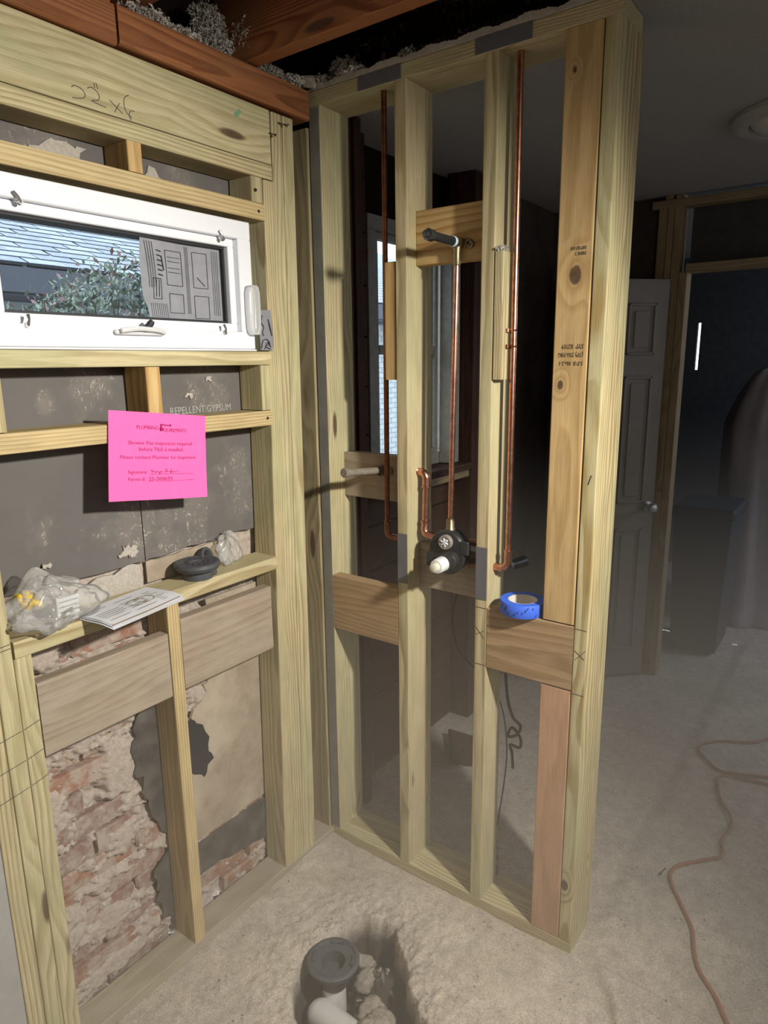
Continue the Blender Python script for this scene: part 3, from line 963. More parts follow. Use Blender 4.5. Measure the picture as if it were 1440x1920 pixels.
board('joist', (-0.66, -0.51), (-0.90, 0.08), (2.447, 2.60), 'y', W['old'], CE)
board('joist', (-1.10, -1.06), (-4.0, 0.09), (2.445, 2.60), 'y', W['olddark'], CE)
# rafter tail slanting up
rf = board('rafter', (-0.30, -0.262), (-1.0, 0.30), (-0.07, 0.07), 'y', W['old'], CE)
rf.matrix_local = Matrix.Translation((-0.285, -0.28, 2.64)) @ Matrix.Rotation(math.radians(-24), 4, 'X') @ rf.matrix_local.to_3x3().to_4x4()
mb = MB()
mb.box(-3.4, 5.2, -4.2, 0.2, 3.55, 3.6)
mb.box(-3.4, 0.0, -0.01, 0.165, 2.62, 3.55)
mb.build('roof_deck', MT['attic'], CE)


def clump(name, blobs, n, mat, parent=None, size=(0.0014, 0.0042), seed=0):
    """loose flaky wool: many tiny bent flakes"""
    rs = np.random.RandomState(seed)
    B = np.array(blobs)
    w = (B[:, 3] * B[:, 4] * B[:, 5]) ** 0.66
    k = rs.choice(len(B), n, p=w / w.sum())
    un = lambda a: a / np.linalg.norm(a, axis=1, keepdims=True)
    d = un(rs.randn(n, 3))
    wob = 1 + 0.25 * np.sin(d[:, :1] * 9 + k[:, None]) * np.sin(d[:, 1:2] * 8 + d[:, 2:] * 7)
    c = B[k, :3] + d * (rs.rand(n, 1) ** 0.25) * wob * B[k, 3:6]
    s = rs.uniform(*size, (n, 1))
    a = un(rs.randn(n, 3))
    e = un(np.cross(a, rs.randn(n, 3)))
    g = np.cross(a, e)
    V = np.stack([c - e * s * 1.6, c + g * s * 0.6, c + e * s * 2.0 + a * s * .6, c - g * s * 0.6 + a * s * 0.7], 1).reshape(-1, 3)
    i = np.arange(n) * 4
    F = np.concatenate([np.stack([i, i + 1, i + 2], 1), np.stack([i, i + 2, i + 3], 1)])
    me = mesh(name, V, F)
    return link(name, me, mat, parent)


o = clump('insulation', [(-.50, 0.03, 2.425, .07, .03, .022), (-.41, 0.03, 2.42, .06, .03, .016), (-.33, 0.03, 2.41, .05, .03, .008)], 5200, MT['insul'], seed=1)
tag(o, 'grey mineral wool lying along the old brown roof plate', 'insulation', kind='stuff')
o = clump('insulation', [(-.30, 0.06, 2.49, .05, .03, .05), (-.27, 0.05, 2.45, .05, .03, .02), (-.215, -0.10, 2.55, .014, .04, .10), (-.235, 0.0, 2.48, .02, .05, .05)], 6500, MT['insul'], seed=2)
tag(o, 'clump of grey wool caught between rafter and joist above the plate', 'insulation', kind='stuff')
o = clump('insulation', [(-.205, 0.02, 2.42, .03, .03, .016), (-.11, 0.03, 2.425, .045, .03, .022), (-.06, 0.0, 2.42, .03, .03, .014)], 4600, MT['insul'], seed=3)
tag(o, 'grey wool at the right end of the old brown roof plate', 'insulation', kind='stuff')
o = clump('insulation', [(0.06, -0.09, 2.46, .035, .045, .032), (0.02, -0.02, 2.435, .03, .05, .014), (0.015, -.14, 2.432, .02, .05, .010), (0.03, -.32, 2.436, .02, .03, .014)], 8000, MT['insul'], seed=4)
tag(o, 'fluffy grey wool on top of the partition near the corner', 'insulation', kind='stuff')
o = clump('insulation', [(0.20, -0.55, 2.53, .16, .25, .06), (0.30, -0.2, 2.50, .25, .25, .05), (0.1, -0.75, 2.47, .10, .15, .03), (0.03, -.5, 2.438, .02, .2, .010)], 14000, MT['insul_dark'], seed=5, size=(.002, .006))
tag(o, 'black wool in the dark gap above the partition', 'insulation', kind='stuff')
o = clump('plaster_crumbs', [(0.016, -.612, 1.931, .020, .012, .007)], 900, MT['insul'], seed=8, size=(.001, .003))
tag(o, 'tuft of pale crumbs on top of the right nailing strip', 'crumbs', kind='stuff')
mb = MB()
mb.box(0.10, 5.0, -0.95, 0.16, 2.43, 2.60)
mb.build('gap_shade_batt', MT['attic'], CE)  # black batt added to keep the gap above the ceiling dark
# broken plaster crumb in the corner
m2 = MB().cbox(-0.024, 0.006, -0.030, 0.000, -0.007, 0.007, 0.003)
m2.v = [(a + R.uniform(-.003, .003), b * 1.3 + R.uniform(-.003, .003), c + R.uniform(-.002, .002)) for a, b, c in m2.v]
o = m2.build('plaster_chunk', MT['gypsum'], loc=(-0.030, -0.006, 2.420))
o.rotation_euler = (0.1, 0.55, 0.5)
tag(o, 'pale broken plaster chunk wedged in the corner above the plates', 'plaster')
# ------------------------------------------------------------------ windows
W1 = empty('window_1')
tag(W1, kind='structure')


def ring(m, x0, x1, z0, z1, w, y0, y1, c=0.002):
    m.cbox(x0, x1, y0, y1, z1 - w, z1, c).cbox(x0, x1, y0, y1, z0, z0 + w, c)
    m.cbox(x0, x0 + w, y0, y1, z0 + w, z1 - w, c).cbox(x1 - w, x1, y0, y1, z0 + w, z1 - w, c)
    return m


ring(MB(), -0.985, -0.268, 1.6985, 2.023, 0.045, -0.016, 0.10).build('outer_frame', MT['vinyl'], W1)
ring(MB(), -0.939, -0.314, 1.7445, 1.977, 0.020, 0.000, 0.075).build('sash', MT['vinyl'], W1)
ring(MB(), -0.9185, -0.3345, 1.7650, 1.9565, 0.006, 0.014, 0.060, 0.001).build('gasket', MT['gasket'], W1)
MB().box(-0.975, -0.278, 0.034, 0.038, 1.735, 1.985).build('glass', MT['glass'], W1)
MB().cbox(-0.985, -0.262, -0.014, 0.0, 1.6935, 1.6978, 0.001).build('sill_lip', MT['vinyl'], W1)
MB().box(-0.985, -0.215, -0.0125, 0.0, 1.6932, 1.6945).build('flashing', MT['gasket'], W1)
for (x, z, a) in ((-.879, 1.980, -0.6), (-.370, 1.979, -0.5), (-.886, 1.750, 0.15), (-.377, 1.749, -0.1)):
    c, s = math.cos(a), math.sin(a)
    m = MB().tube([(x + s * .010, -0.0185, z + c * .010), (x, -0.024, z), (x - s * .010, -0.0185, z - c * .010)], [0.004, 0.0028, 0.0045], 8)
    m.lathe((x - s * .010, -0.016, z - c * .010), (0, -1, 0), [(0, .006), (.006, .005), (.006, 0)], 10)
    m.build('sash_clip', MT['steel'], W1, smooth=True)
ck = MB()
ck.cbox(-0.698, -0.566, -0.030, -0.016, 1.727, 1.738, 0.004)
ck.build('crank_cover', MT['vinyl'], W1)
m = MB().tube(spline([(-0.690, -0.036, 1.735), (-0.65, -0.040, 1.740), (-0.60, -0.038, 1.7385), (-0.572, -0.032, 1.734)], 5), [0.0055] * 16, 8)
m.build('crank_handle', MT['whiteplastic'], W1, smooth=True)
m = MB().tube([(-0.628, -0.028, 1.738), (-0.618, -0.034, 1.749)], [.007, .0055], 8)
m.lathe((-0.612, -0.034, 1.752), (.5, -0.3, .7), [(-.010, 0), (-.009, .007), (0, .0085), (.009, .006), (.010, 0)], 10)
m.build('crank_knob', MT['gasket'], W1, smooth=True)

# printed sheet stuck inside the glass
SH = thing('window_sheet', 'grey printed instruction sheet curling on the small window glass', 'paper', (-0.43, 0.028, 1.86))
nx, nz = 24, 14
Pg = np.zeros((nx, nz, 3))
for i in range(nx):
    for j in range(nz):
        u, w = i / (nx - 1), j / (nz - 1)
        xl = -0.148 - 0.024 * math.sin(w * 3.14 * .9) * 0.8 + (0.006 if w < .2 else 0)
        x = xl + (0.095 - xl) * u
        z = -0.094 + 0.186 * w
        y = -0.020 * (1 - u) ** 3 * (0.4 + 0.6 * math.sin(w * 3.0)) - 0.004 * math.sin(u * 9) * 0.3
        Pg[i, j] = (x, y, z)
MT['sheetgrey'] = plain('printed_sheet_paper', (0.30, 0.305, 0.34), 0.7, 0, 0.3, 0.15)
SHP = link('paper', grid_mesh(Pg), MT['sheetgrey'], SH)


def onsheet(x, z, off=0.0015):
    u = max(0.0, min(1.0, (x + 0.16) / 0.255))
    return (x, -0.020 * (1 - u) ** 3 * (0.4 + 0.6 * math.sin((z + .094) / .186 * 3.0)) - 0.004 * math.sin(u * 9) * 0.3 - off, z)


pm = MB()
def ln(a, b, r=0.0006, k=6):
    pm.tube([onsheet(a[0] + (b[0] - a[0]) * i / k, a[1] + (b[1] - a[1]) * i / k) for i in range(k + 1)], r, 4)
for x in np.arange(-0.142, -0.120, 0.007): ln((x, -0.02), (x - 0.002, 0.085))
for (x0, x1, z0, z1) in ((-.085, -.035, -.01, .070), (0.0, .045, -.01, .075), (-.08, -.035, -.075, -.03), (.0, .045, -.085, -.03), (-.13, -.105, -.045, .002)):
    ln((x0, z0), (x1, z0)); ln((x0, z1), (x1, z1)); ln((x0, z0), (x0, z1)); ln((x1, z0), (x1, z1))
for x in (-.022, -.018, -.014, .062, .068, .074, .080): ln((x, -0.075), (x, 0.085), 0.00045)
for x in np.arange(-.138, -.085, .006): ln((x + .004, -.088), (x - .002, -.055), 0.0005)
for z in np.arange(.012, .07, .011): ln((-.112, z), (-.098, z - .002), 0.0011)
for z in (.02, .03, .045, .055): ln((-.080, z), (-.040, z), .00045)
ln((-.098, .055), (-.094, .022), .0012); ln((.012, .015), (.035, -.004), .0008); ln((-.122, -.04), (-.120, .0), .0007); ln((-.113, -.04), (-.111, 0), .0007)
pm.build('printed_lines', MT['black_ink'], SHP)

# clear plastic cover at the frame edge and grey flashing tape with a scrawl
CP = thing('hardware_cover', 'clear rounded plastic hardware cover stuck on right edge of the white window frame', 'plastic cover', (-0.280, -0.020, 1.80))
m = MB()
for k, (z, a) in enumerate(((-.064, .012), (-.060, .018), (-.045, .022), (0, .0235), (.045, .0225), (.060, .018), (.063, .012))):
    for q in range(16):
        b = 2 * math.pi * q / 16
        m.v.append((math.copysign(abs(math.cos(b)) ** .6, math.cos(b)) * a, -0.006 + math.copysign(abs(math.sin(b)) ** .6, math.sin(b)) * 0.012, z))
for k in range(6):
    for q in range(16):
        m.f.append((k * 16 + q, k * 16 + (q + 1) % 16, (k + 1) * 16 + (q + 1) % 16, (k + 1) * 16 + q))
m.f += [tuple(range(16))[::-1], tuple(range(96, 112))]
m.build('shell', MT['clearplastic'], CP, smooth=True)
MT['greytape'] = plain('grey_flashing_tape', (0.25, 0.255, 0.28), 0.6)
FT = thing('flashing_tape', 'grey flashing tape with black scrawl beside lower right window corner', 'tape', (-0.228, -0.014, 1.695))
me = mesh('tape_strip', [(-.022, -.003, .002), (.026, -.001, .000), (.028, -.004, .03), (.024, -.001, .110), (-.018, -.002, .108), (-.024, -.003, .05)], [(0, 1, 2, 3, 4, 5)])
link('tape_strip', me, MT['greytape'], FT)
m = MB()
for pts in ([(-.012, .095), (-.016, .075), (-.008, .062), (-.014, .05), (-.010, .04)], [(-.020, .006), (-.014, .026), (.002, .030), (.012, .018), (-.004, .012), (.014, .004)], [(-.008, .004), (.004, .022), (.016, .010)], [(.010, .085), (.016, .06), (.020, .05)], [(.014, .075), (.022, .04)]):
    m.tube(spline([(x, -.0045, z) for x, z in pts], 4), 0.0011, 5)
m.build('scrawl', MT['black_ink'], FT)

W2 = empty('window_2')
tag(W2, kind='structure')
ring(MB(), 0.385, 0.985, 1.235, 2.165, 0.050, 0.088, 0.165).cbox(0.865, 0.935, 0.030, 0.0875, 1.236, 2.16).build('casing', MT['dustyvinyl'], W2)
ring(MB(), 0.430, 0.865, 1.280, 2.110, 0.022, 0.094, 0.125).build('sash', MT['dustyvinyl'], W2)
MB().cbox(0.452, 0.843, 0.092, 0.130, 1.688, 1.722).build('meeting_rail', MT['dustyvinyl'], W2)
MB().box(0.44, 0.855, 0.109, 0.112, 1.29, 2.10).build('glass', MT['glass'], W2)
MB().cbox(0.826, 0.831, 0.100, 0.108, 1.302, 2.088, .001).build('sash_bead', MT['gasket'], W2)
board('sill', (0.34, 0.99), (-0.02, 0.12), (1.205, 1.234), 'x', W['olddark'], W2)

# dark old framing and boards of the house wall beyond the partition
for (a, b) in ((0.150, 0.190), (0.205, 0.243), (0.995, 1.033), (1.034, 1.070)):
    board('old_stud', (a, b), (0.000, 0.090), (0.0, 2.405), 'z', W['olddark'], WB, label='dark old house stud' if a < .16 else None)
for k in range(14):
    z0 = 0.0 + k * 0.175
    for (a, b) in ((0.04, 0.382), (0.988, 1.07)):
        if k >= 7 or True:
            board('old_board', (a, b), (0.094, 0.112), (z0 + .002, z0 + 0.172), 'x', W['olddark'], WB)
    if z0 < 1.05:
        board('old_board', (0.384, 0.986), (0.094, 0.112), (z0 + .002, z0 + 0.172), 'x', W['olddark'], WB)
board('old_block', (0.372, 0.993), (0.01, 0.09), (1.165, 1.203), 'x', W['jamb'], WB)
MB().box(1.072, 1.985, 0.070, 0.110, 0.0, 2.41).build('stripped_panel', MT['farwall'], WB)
m = MB().box(0.03, 5.2, 0.113, 0.125, 0, 1.235).box(.03, .382, .113, .125, 1.235, 2.42).box(.988, 5.2, .113, .125, 1.235, 2.42).box(.38, .99, .1655, .170, 2.15, 2.42)
m.build('felt_paper', MT['attic'], WB)

# ------------------------------------------------------------------ far wall with its rough opening and door
WF = empty('wall_far')
tag(WF, kind='structure')
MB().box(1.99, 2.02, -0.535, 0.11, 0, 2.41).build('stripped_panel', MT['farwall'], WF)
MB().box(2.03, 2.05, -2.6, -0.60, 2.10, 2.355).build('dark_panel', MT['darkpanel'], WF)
board('top_plate', (1.955, 2.045), (-2.6, -0.43), (2.355, 2.39), 'y', W['jamb'], WF)
board('header_board', (1.96, 2.045), (-2.6, -0.60), (2.058, 2.098), 'y', W['jamb'], WF)
board('king_stud', (1.955, 2.045), (-0.500, -0.462), (0, 2.355), 'z', W['jamb'], WF)
board('jack_stud', (1.955, 2.045), (-0.610, -0.572), (0, 2.058), 'z', W['jamb'], WF)
board('king_stud', (1.955, 2.045), (-0.571, -0.533), (0, 1.0), 'z', W['jamb'], WF)
board('king_stud', (1.955, 2.045), (-0.5315, -0.5015), (1.0, 2.355), 'z', W['jamb'], WF)
board('king_stud', (1.955, 2.045), (-0.571, -0.533), (1.0, 2.355), 'z', W['jamb'], WF)
for y in (-.505, -.55): board('short_block', (1.96, 2.04), (y - .018, y + .018), (2.3905, 2.4105), 'z', W['jamb'], WF)

D1 = empty('door_1')
tag(D1, kind='structure')
D1.location = (1.925, -0.545, 0)
D1.rotation_euler = (0, 0, math.radians(135))
# local x runs along the leaf from the hinge, local +y faces the camera
MB().cbox(0.0, 0.47, -0.034, 0.0, 0.012, 2.03, .002).build('door_leaf', MT['doorpaint'], D1)
for (ya, yb) in ((0.060, 0.205), (0.265, 0.41)):
    for (za, zb) in ((0.16, 0.82), (0.95, 1.58), (1.68, 1.92)):
        m = MB()
        w = 0.013
        for (a, b, c, d) in ((ya, yb, zb - w, zb), (ya, yb, za, za + w), (ya, ya + w, za, zb), (yb - w, yb, za, zb)):
            m.cbox(a, b, 0.0002, 0.007, c, d, .0025)
        m.cbox(ya + .035, yb - .035, 0.0002, 0.005, za + .035, zb - .035, .002)
        m.build('panel_moulding', MT['doorpaint'], D1)
m = MB().lathe((0.035, 0.0, 0.93), (0, 1, 0), [(0, .026), (.004, .026), (.005, .010), (.032, .010), (.036, .022), (.055, .026), (.066, .018), (.068, 0)], 16)
m.build('door_knob', MT['steel'], D1, smooth=True)

# the dark room past the opening
WX = empty('wall_end')
tag(WX, kind='structure')
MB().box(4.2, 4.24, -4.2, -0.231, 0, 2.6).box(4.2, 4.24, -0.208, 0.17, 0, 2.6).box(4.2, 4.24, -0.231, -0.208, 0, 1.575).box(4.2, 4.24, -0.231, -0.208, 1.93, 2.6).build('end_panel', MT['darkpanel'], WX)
NB = thing('storage_bin', 'tall dark navy bin standing in shade beyond the far doorway', 'bin', (2.55, -0.70, 0))
m = MB()
v = [(-.17, -.12, .02), (.17, -.12, .02), (.17, .12, .02), (-.17, .12, .02), (-.20, -.15, .82), (.20, -.15, .82), (.20, .15, .82), (-.20, .15, .82)]
m.add(v, [(0, 1, 2, 3), (4, 5, 6, 7), (0, 1, 5, 4), (1, 2, 6, 5), (2, 3, 7, 6), (3, 0, 4, 7)])
m.build('tub', MT['navy'], NB)
MB().cbox(-.215, .215, -.165, .165, .80, .86, .012).build('lid', MT['navy'], NB)
for sx in (-1, 1):
    MB().cbox(sx * .13 - .03, sx * .13 + .03, -.1, .1, 0, .022, .005).build('foot', MT['navy'], NB)
DS = thing('dust_sheet', 'crumpled grey dust sheet draped over a tall stack in the dark far room', 'sheet', (3.25, -0.90, 0))
nn, mm = 48, 40
Ps = np.zeros((nn, mm, 3))
for i in range(nn):
    for j in range(mm):
        a = math.pi * 2 * i / (nn - 1)
        h = j / (mm - 1)
        rr = 0.30 * (0.20 + 0.80 * min(1, (1 - h) * 3.6) ** .55) * (1 + 0.10 * math.sin(5 * a + 2 * h) + .05 * math.sin(11 * a))
        if j == mm - 1: rr = .01
        Ps[i, j] = (rr * math.cos(a), rr * .9 * math.sin(a), 0.005 + 1.62 * h ** .8)
link('sheet', grid_mesh(Ps), MT['sheet'], DS)

# ceiling light of the next room
CL = thing('ceiling_light', 'round flush ceiling light, switched off, in the dim room', 'ceiling light', (1.07, -1.12, 2.4105))
MB().lathe((0, 0, 0), (0, 0, -1), [(0, .205), (.014, .207), (.028, .198), (.034, .180), (.030, .158), (.020, .152), (.0, .150)], 40).build('trim_ring', MT['drywall'], CL, smooth=True)
MB().lathe((0, 0, 0), (0, 0, -1), [(.018, .150), (.036, .128), (.050, .085), (.056, .04), (.057, 0)], 40).build('glass_dome', MT['lampglass'], CL, smooth=True)

# closing walls behind the camera
for nm, (a, b, c, d) in {'wall_left': (-3.4, -3.36, -4.2, 0.16), 'wall_rear': (-3.4, 5.2, -4.2, -4.16)}.items():
    o = MB().box(a, b, c, d, 0, 3.6).build(nm, MT['drywall'])
    tag(o, kind='structure')
# ------------------------------------------------------------------ plumbing
def off(T): return -Vector(T.location)


SV = thing('shower_valve', 'dark shower valve body with white cartridge stub between the middle studs', 'shower valve', (0.03, -0.462, 1.12))
L = off(SV)
m = MB()
prof = [(0.0, .050), (.012, .056), (.050, .060), (.056, .056), (.058, .040), (.058, 0)]
m.lathe((0.062, -0.462, 1.125), (-1, 0, 0), prof, 28)
m.v = [(a, b, 1.125 + (c - 1.125) * 1.10) for a, b, c in m.v]
m.build('valve_body', MT['blackplastic'], SV, smooth=True, loc=L)
MB().cbox(0.004, 0.014, -0.535, -0.505, 1.125, 1.165, .003).build('mounting_ear', MT['blackplastic'], SV, loc=L)
MB().cbox(0.004, 0.014, -0.420, -0.395, 1.075, 1.12, .003).build('mounting_ear', MT['blackplastic'], SV, loc=L)
m = MB().lathe((0.006, -0.465, 1.158), (-1, 0, 0), [(0, .021), (.012, .021), (.014, .020), (.014, .0165), (.012, .0155), (.012, 0)], 24)
SC = m.build('screw_cap', plain('grey_cap', (0.36, 0.33, 0.30), 0.45, 0.3), SV, smooth=True, loc=L)
m = MB()
for k in range(3):
    a = math.pi * k / 3 + .4
    c, s = math.cos(a), math.sin(a)
    m.tube([(-0.007, -0.465 - c * .012, 1.158 - s * .012), (-0.009, -0.465 + c * .012, 1.158 + s * .012)], .0032, 6)
m.build('star_recess', MT['whiteplastic'], SC)
CA, CD = Vector((0.004, -0.480, 1.108)), Vector((-1, 0.0, -0.02))
MB().lathe(CA, CD, [(0, .027), (.018, .0265), (.020, .024), (.034, .024), (.036, .026), (.044, .026), (.046, .022), (.046, 0)], 24).build('bonnet', MT['castcap'], SV, smooth=True, loc=L)
CT = MB().lathe(CA, CD, [(.046, .0215), (.078, .0205), (.081, .018), (.081, 0)], 24).build('cartridge', MT['whiteplastic'], SV, smooth=True, loc=L)
MB().lathe(CA, CD, [(.081, .0135), (.096, .0125), (.098, .010), (.098, 0)], 18).build('cartridge_tip', MT['cream'], CT, smooth=True)
MB().lathe((0.030, -0.4615, 1.178), (0, 0, 1), [(0, .014), (.014, .014), (.016, .0125), (.034, .0125), (.038, .0105), (.044, .0105)], 18).build('top_union', MT['brass'], SV, smooth=True, loc=L)
for (z, r_) in ((1.155, .0105), (1.092, .0125)):
    MB().tube([(0.05, -0.515, z), (0.05, -0.5605, z)], r_, 12).build('side_port', MT['copper_old'], SV, smooth=True, loc=L)

SR = thing('shower_riser', 'thin copper riser from the valve up to the capped black shower arm', 'copper pipe', (0.03, -0.4615, 1.222))
L = off(SR)
MB().tube([(0.030, -0.4615, 1.20), (0.030, -0.474, 1.935)], .0078, 14).build('pipe', MT['copper'], SR, smooth=True, loc=L)
m = MB().lathe((0.030, -0.4735, 1.905), (0, 0, 1), [(0, .0098), (.003, .011), (.030, .0105), (.045, .0125), (.060, .0145)], 16)
m.lathe((0.044, -0.4745, 1.963), (-1, 0, 0), [(0, .0145), (.020, .0150), (.032, .0155), (.032, .011)], 16)
m.build('drop_ear_elbow', MT['brass'], SR, smooth=True, loc=L)
m = MB()
for (y, z) in ((-.505, 1.957), (-.444, 1.970)):
    m.lathe((0.0455, y, z), (-1, 0, 0), [(0, .011), (.004, .011), (.005, .009), (.005, .004), (.0, .004)], 14)
m.cbox(0.0405, 0.0455, -.505, -.444, 1.955, 1.972, .002)
m.build('mounting_ear', MT['brass'], SR, loc=L)
MB().lathe((0.014, -0.4745, 1.963), (-1, 0, 0), [(0, .0128), (.008, .0132), (.010, .0118)], 16).build('thread_seal_tape', MT['teflon'], SR, smooth=True, loc=L)
MB().tube([(0.010, -0.4745, 1.963), (-0.105, -0.4745, 1.9635)], .0108, 16).build('shower_arm', MT['blackiron'], SR, smooth=True, loc=L)
MB().lathe((-0.094, -0.4745, 1.9635), (-1, 0, 0), [(0, .0125), (.002, .0150), (.018, .0155), (.022, .0140), (.0225, .009), (.034, .008), (.035, 0)], 8).build('end_cap', MT['castcap'], SR, loc=L)

HP = thing('hot_water_pipe', 'dull copper pipe dropping through the leftmost bay of the partition', 'copper pipe', (0.033, -0.239, 1.15))
L = off(HP)
MB().tube([(0.033, -0.241, 2.46), (0.034, -0.236, 1.16)], .0078, 14).build('pipe', MT['copper_old'], HP, smooth=True, loc=L)
MB().tube([(0.034, -0.236, 1.185)] + arc((0.034, -0.256, 1.155), .020, (0, 1, 0), (0, 0, -1), 0, 90, 6) + [(0.034, -0.2965, 1.135)], .0102, 12).build('elbow', MT['copper_old'], HP, smooth=True, loc=L)

CPp = thing('cold_water_pipe', 'bright copper pipe with strap, in bay between third stud and knotted plank', 'copper pipe', (0.040, -0.638, 1.10))
L = off(CPp)
MB().tube([(0.038, -0.637, 2.40), (0.041, -0.639, 1.13)], .0083, 16).build('pipe', MT['copper'], CPp, smooth=True, loc=L)
m = MB().tube([(0.041, -0.639, 1.150), (0.041, -0.639, 1.125)] + arc((0.041, -0.617, 1.120), .022, (0, -1, 0), (0, 0, -1), 0, 90, 7) + [(0.041, -0.5995, 1.098)], .0108, 14)
m.lathe((0.041, -0.639, 1.146), (0, 0, 1), [(0, .0122), (.006, .0122), (.007, .009)], 14)
m.build('elbow', MT['copper'], CPp, smooth=True, loc=L)
MB().tube([(0.045, -0.639, 1.105), (0.125, -0.648, 1.100)], [.013, .017], 12).build('back_stub', MT['blackplastic'], CPp, smooth=True, loc=L)
for z in (1.735, 1.695):
    m = MB().tube(arc((0.039, -0.6375, z), .0098, (0, 1, 0), (-1, 0, 0), 0, 190, 9), .0022, 6)
    m.cbox(0.020, 0.036, -0.632, -0.6255, z - .005, z + .005, .001)
    m.build('pipe_strap', MT['copper'] if z > 1.72 else MT['copper_old'], CPp, loc=L)

TP = thing('tub_spout_pipe', 'copper pipe with two elbows dropping from stud face into the valve', 'copper pipe', (0.055, -0.36, 1.15))
L = off(TP)
pts = [(0.056, -0.3355, 1.342), (0.056, -0.345, 1.342)] + arc((0.055, -0.345, 1.324), .018, (0, 0, 1), (0, -1, 0), 0, 90, 6)
MB().tube(pts + [(0.055, -0.363, 1.30)], .0118, 14).build('upper_elbow', MT['copper'], TP, smooth=True, loc=L)
MB().tube([(0.055, -0.363, 1.31), (0.053, -0.361, 1.185)], .0098, 14).lathe((0.055, -0.363, 1.298), (0, 0, 1), [(0, .0135), (.007, .0135)], 14).build('pipe', MT['copper'], TP, smooth=True, loc=L)
MB().tube([(0.053, -0.361, 1.20), (0.053, -0.361, 1.18)] + arc((0.050, -0.378, 1.172), .017, (0, 1, 0), (0, 0, -1), 0, 80, 6) + [(0.050, -0.412, 1.148)], .0118, 14).lathe((0.053, -0.361, 1.192), (0, 0, 1), [(0, .0135), (.006, .0135)], 14).build('lower_elbow', MT['copper'], TP, smooth=True, loc=L)

TS = thing('tub_spout_stub', 'dusty grey threaded pipe stub poking out of the left lower block', 'pipe stub', (0.07, -0.195, 1.335))
L = off(TS)
MB().tube([(0.058, -0.195, 1.334), (-0.122, -0.200, 1.351)], .0108, 14).build('nipple', MT['nipple'], TS, smooth=True, loc=L)
MB().lathe((-0.108, -0.1995, 1.350), (-1, 0, .09), [(0, .0115), (.001, .0138), (.016, .0138), (.018, .011), (.018, 0)], 14).build('end_cap', MT['nipple'], TS, loc=L)
m = MB().lathe((0.0725, -0.195, 1.333), (-1, 0, 0), [(0, .016), (.020, .016), (.024, .013)], 14)
m.cbox(0.066, 0.0725, -0.232, -0.160, 1.322, 1.342, .003)
m.build('drop_ear', MT['nipple'], TS, loc=L)

FS = thing('floor_pipe_stub', 'short corroded pipe stub rising from bottom plate beside the third stud', 'pipe stub', (0.118, -0.588, 0.037))
m = MB().lathe((0, 0, 0), (0, 0, 1), [(0, .0105), (.02, .0110), (.05, .0105), (.085, .0112), (.098, .0105), (.1, .014), (.112, .014), (.116, .010), (.124, .008), (.124, 0)], 12)
m.build('pipe', speck('corroded_pipe', (0.20, 0.15, 0.12), (0.05, 0.035, 0.03), 120, 0.5, 0.6, 0.002, 40, 0.5, (0.34, 0.30, 0.26)), FS)
# extra wires hanging in the room beyond
o = MB().tube(spline([(0.35, -0.306, 1.0), (0.35, -0.306, 0.896), (0.35, -0.288, 0.80), (0.35, -0.290, 0.735), (0.35, -0.318, 0.655), (0.36, -0.40, 0.585), (0.37, -0.47, .50), (.37, -.5, .3), (0.37, -0.47, 0.006)], 6), .0028, 6).build('hanging_wire', MT['wire'], smooth=True)
tag(o, 'thin dark wire drooping behind the shower valve', 'wire')
pts = [(0.092, -0.645, 0.93), (0.105, -0.604, 0.831), (0.105, -0.612, 0.754), (0.105, -0.621, 0.673), (0.105, -0.64, 0.618), (0.105, -0.665, 0.597), (0.105, -0.652, 0.564), (0.105, -0.625, 0.551), (0.105, -0.638, 0.584), (0.105, -0.666, 0.558), (0.105, -0.664, 0.526), (0.105, -0.633, 0.525), (0.105, -0.64, 0.5), (0.105, -0.644, 0.45)]
o = MB().tube(spline(pts, 6), .0045, 7).build('knotted_cable', MT['wire'], smooth=True)
tag(o, 'knotted dark cable hanging under the brown block', 'cable')

SCR = thing('board_scrap', 'dark scrap of board lying on the floor behind the third stud', 'scrap', (0.72, -0.13, 0.001), (math.radians(18), 0, 0.6))
MB().cbox(-.10, .10, -.07, .07, .024, .040, .003).build('board', W['olddark'], SCR)
MB().cbox(-.10, -.06, -.07, .07, .0, .024, .002).build('cleat', W['olddark'], SCR)

# ------------------------------------------------------------------ pink notice
PN = thing('inspection_notice', 'bright pink plumbing inspection notice nailed under the window', 'notice', (-0.6035, -0.0145, 1.4425), (0, math.radians(6.7), 0))
nx, nz = 16, 14
Pg = np.zeros((nx, nz, 3))
def sag(x, z): return -0.003 - 0.022 * max(0.0, (0.085 - z) / 0.19) ** 1.3 * (0.45 + .25 * (x / .1375)) - 0.003 * math.sin(x * 26 + 1)
for i in range(nx):
    for j in range(nz):
        x = -0.1375 + 0.275 * i / (nx - 1); z = -0.104 + 0.208 * j / (nz - 1)
        Pg[i, j] = (x, sag(x, z), z)
PNP = link('paper', grid_mesh(Pg), MT['pinkpaper'], PN)


def onpaper(o):
    for vv in o.data.vertices:
        w = o.matrix_basis @ vv.co
        w.y = sag(w.x, w.z) - 0.0006 + (vv.co.z) * 0.3
        vv.co = o.matrix_basis.inverted() @ w


def fit(s, x0, x1, ypx, h, nm='printed_line'):
    K = .275 / 1320
    ox = (x0 - 730) * K; oz = (685 - ypx) * (.208 / 1230)
    o = text(nm, s, h, MT['magenta'], (ox, 0, oz), (1, 0, 0), (0, 0, 1), PNP)
    wd = max(v.co.x for v in o.data.vertices)
    k = (x1 - x0) * K / wd
    for vv in o.data.vertices: vv.co.x *= k
    onpaper(o)
    return o


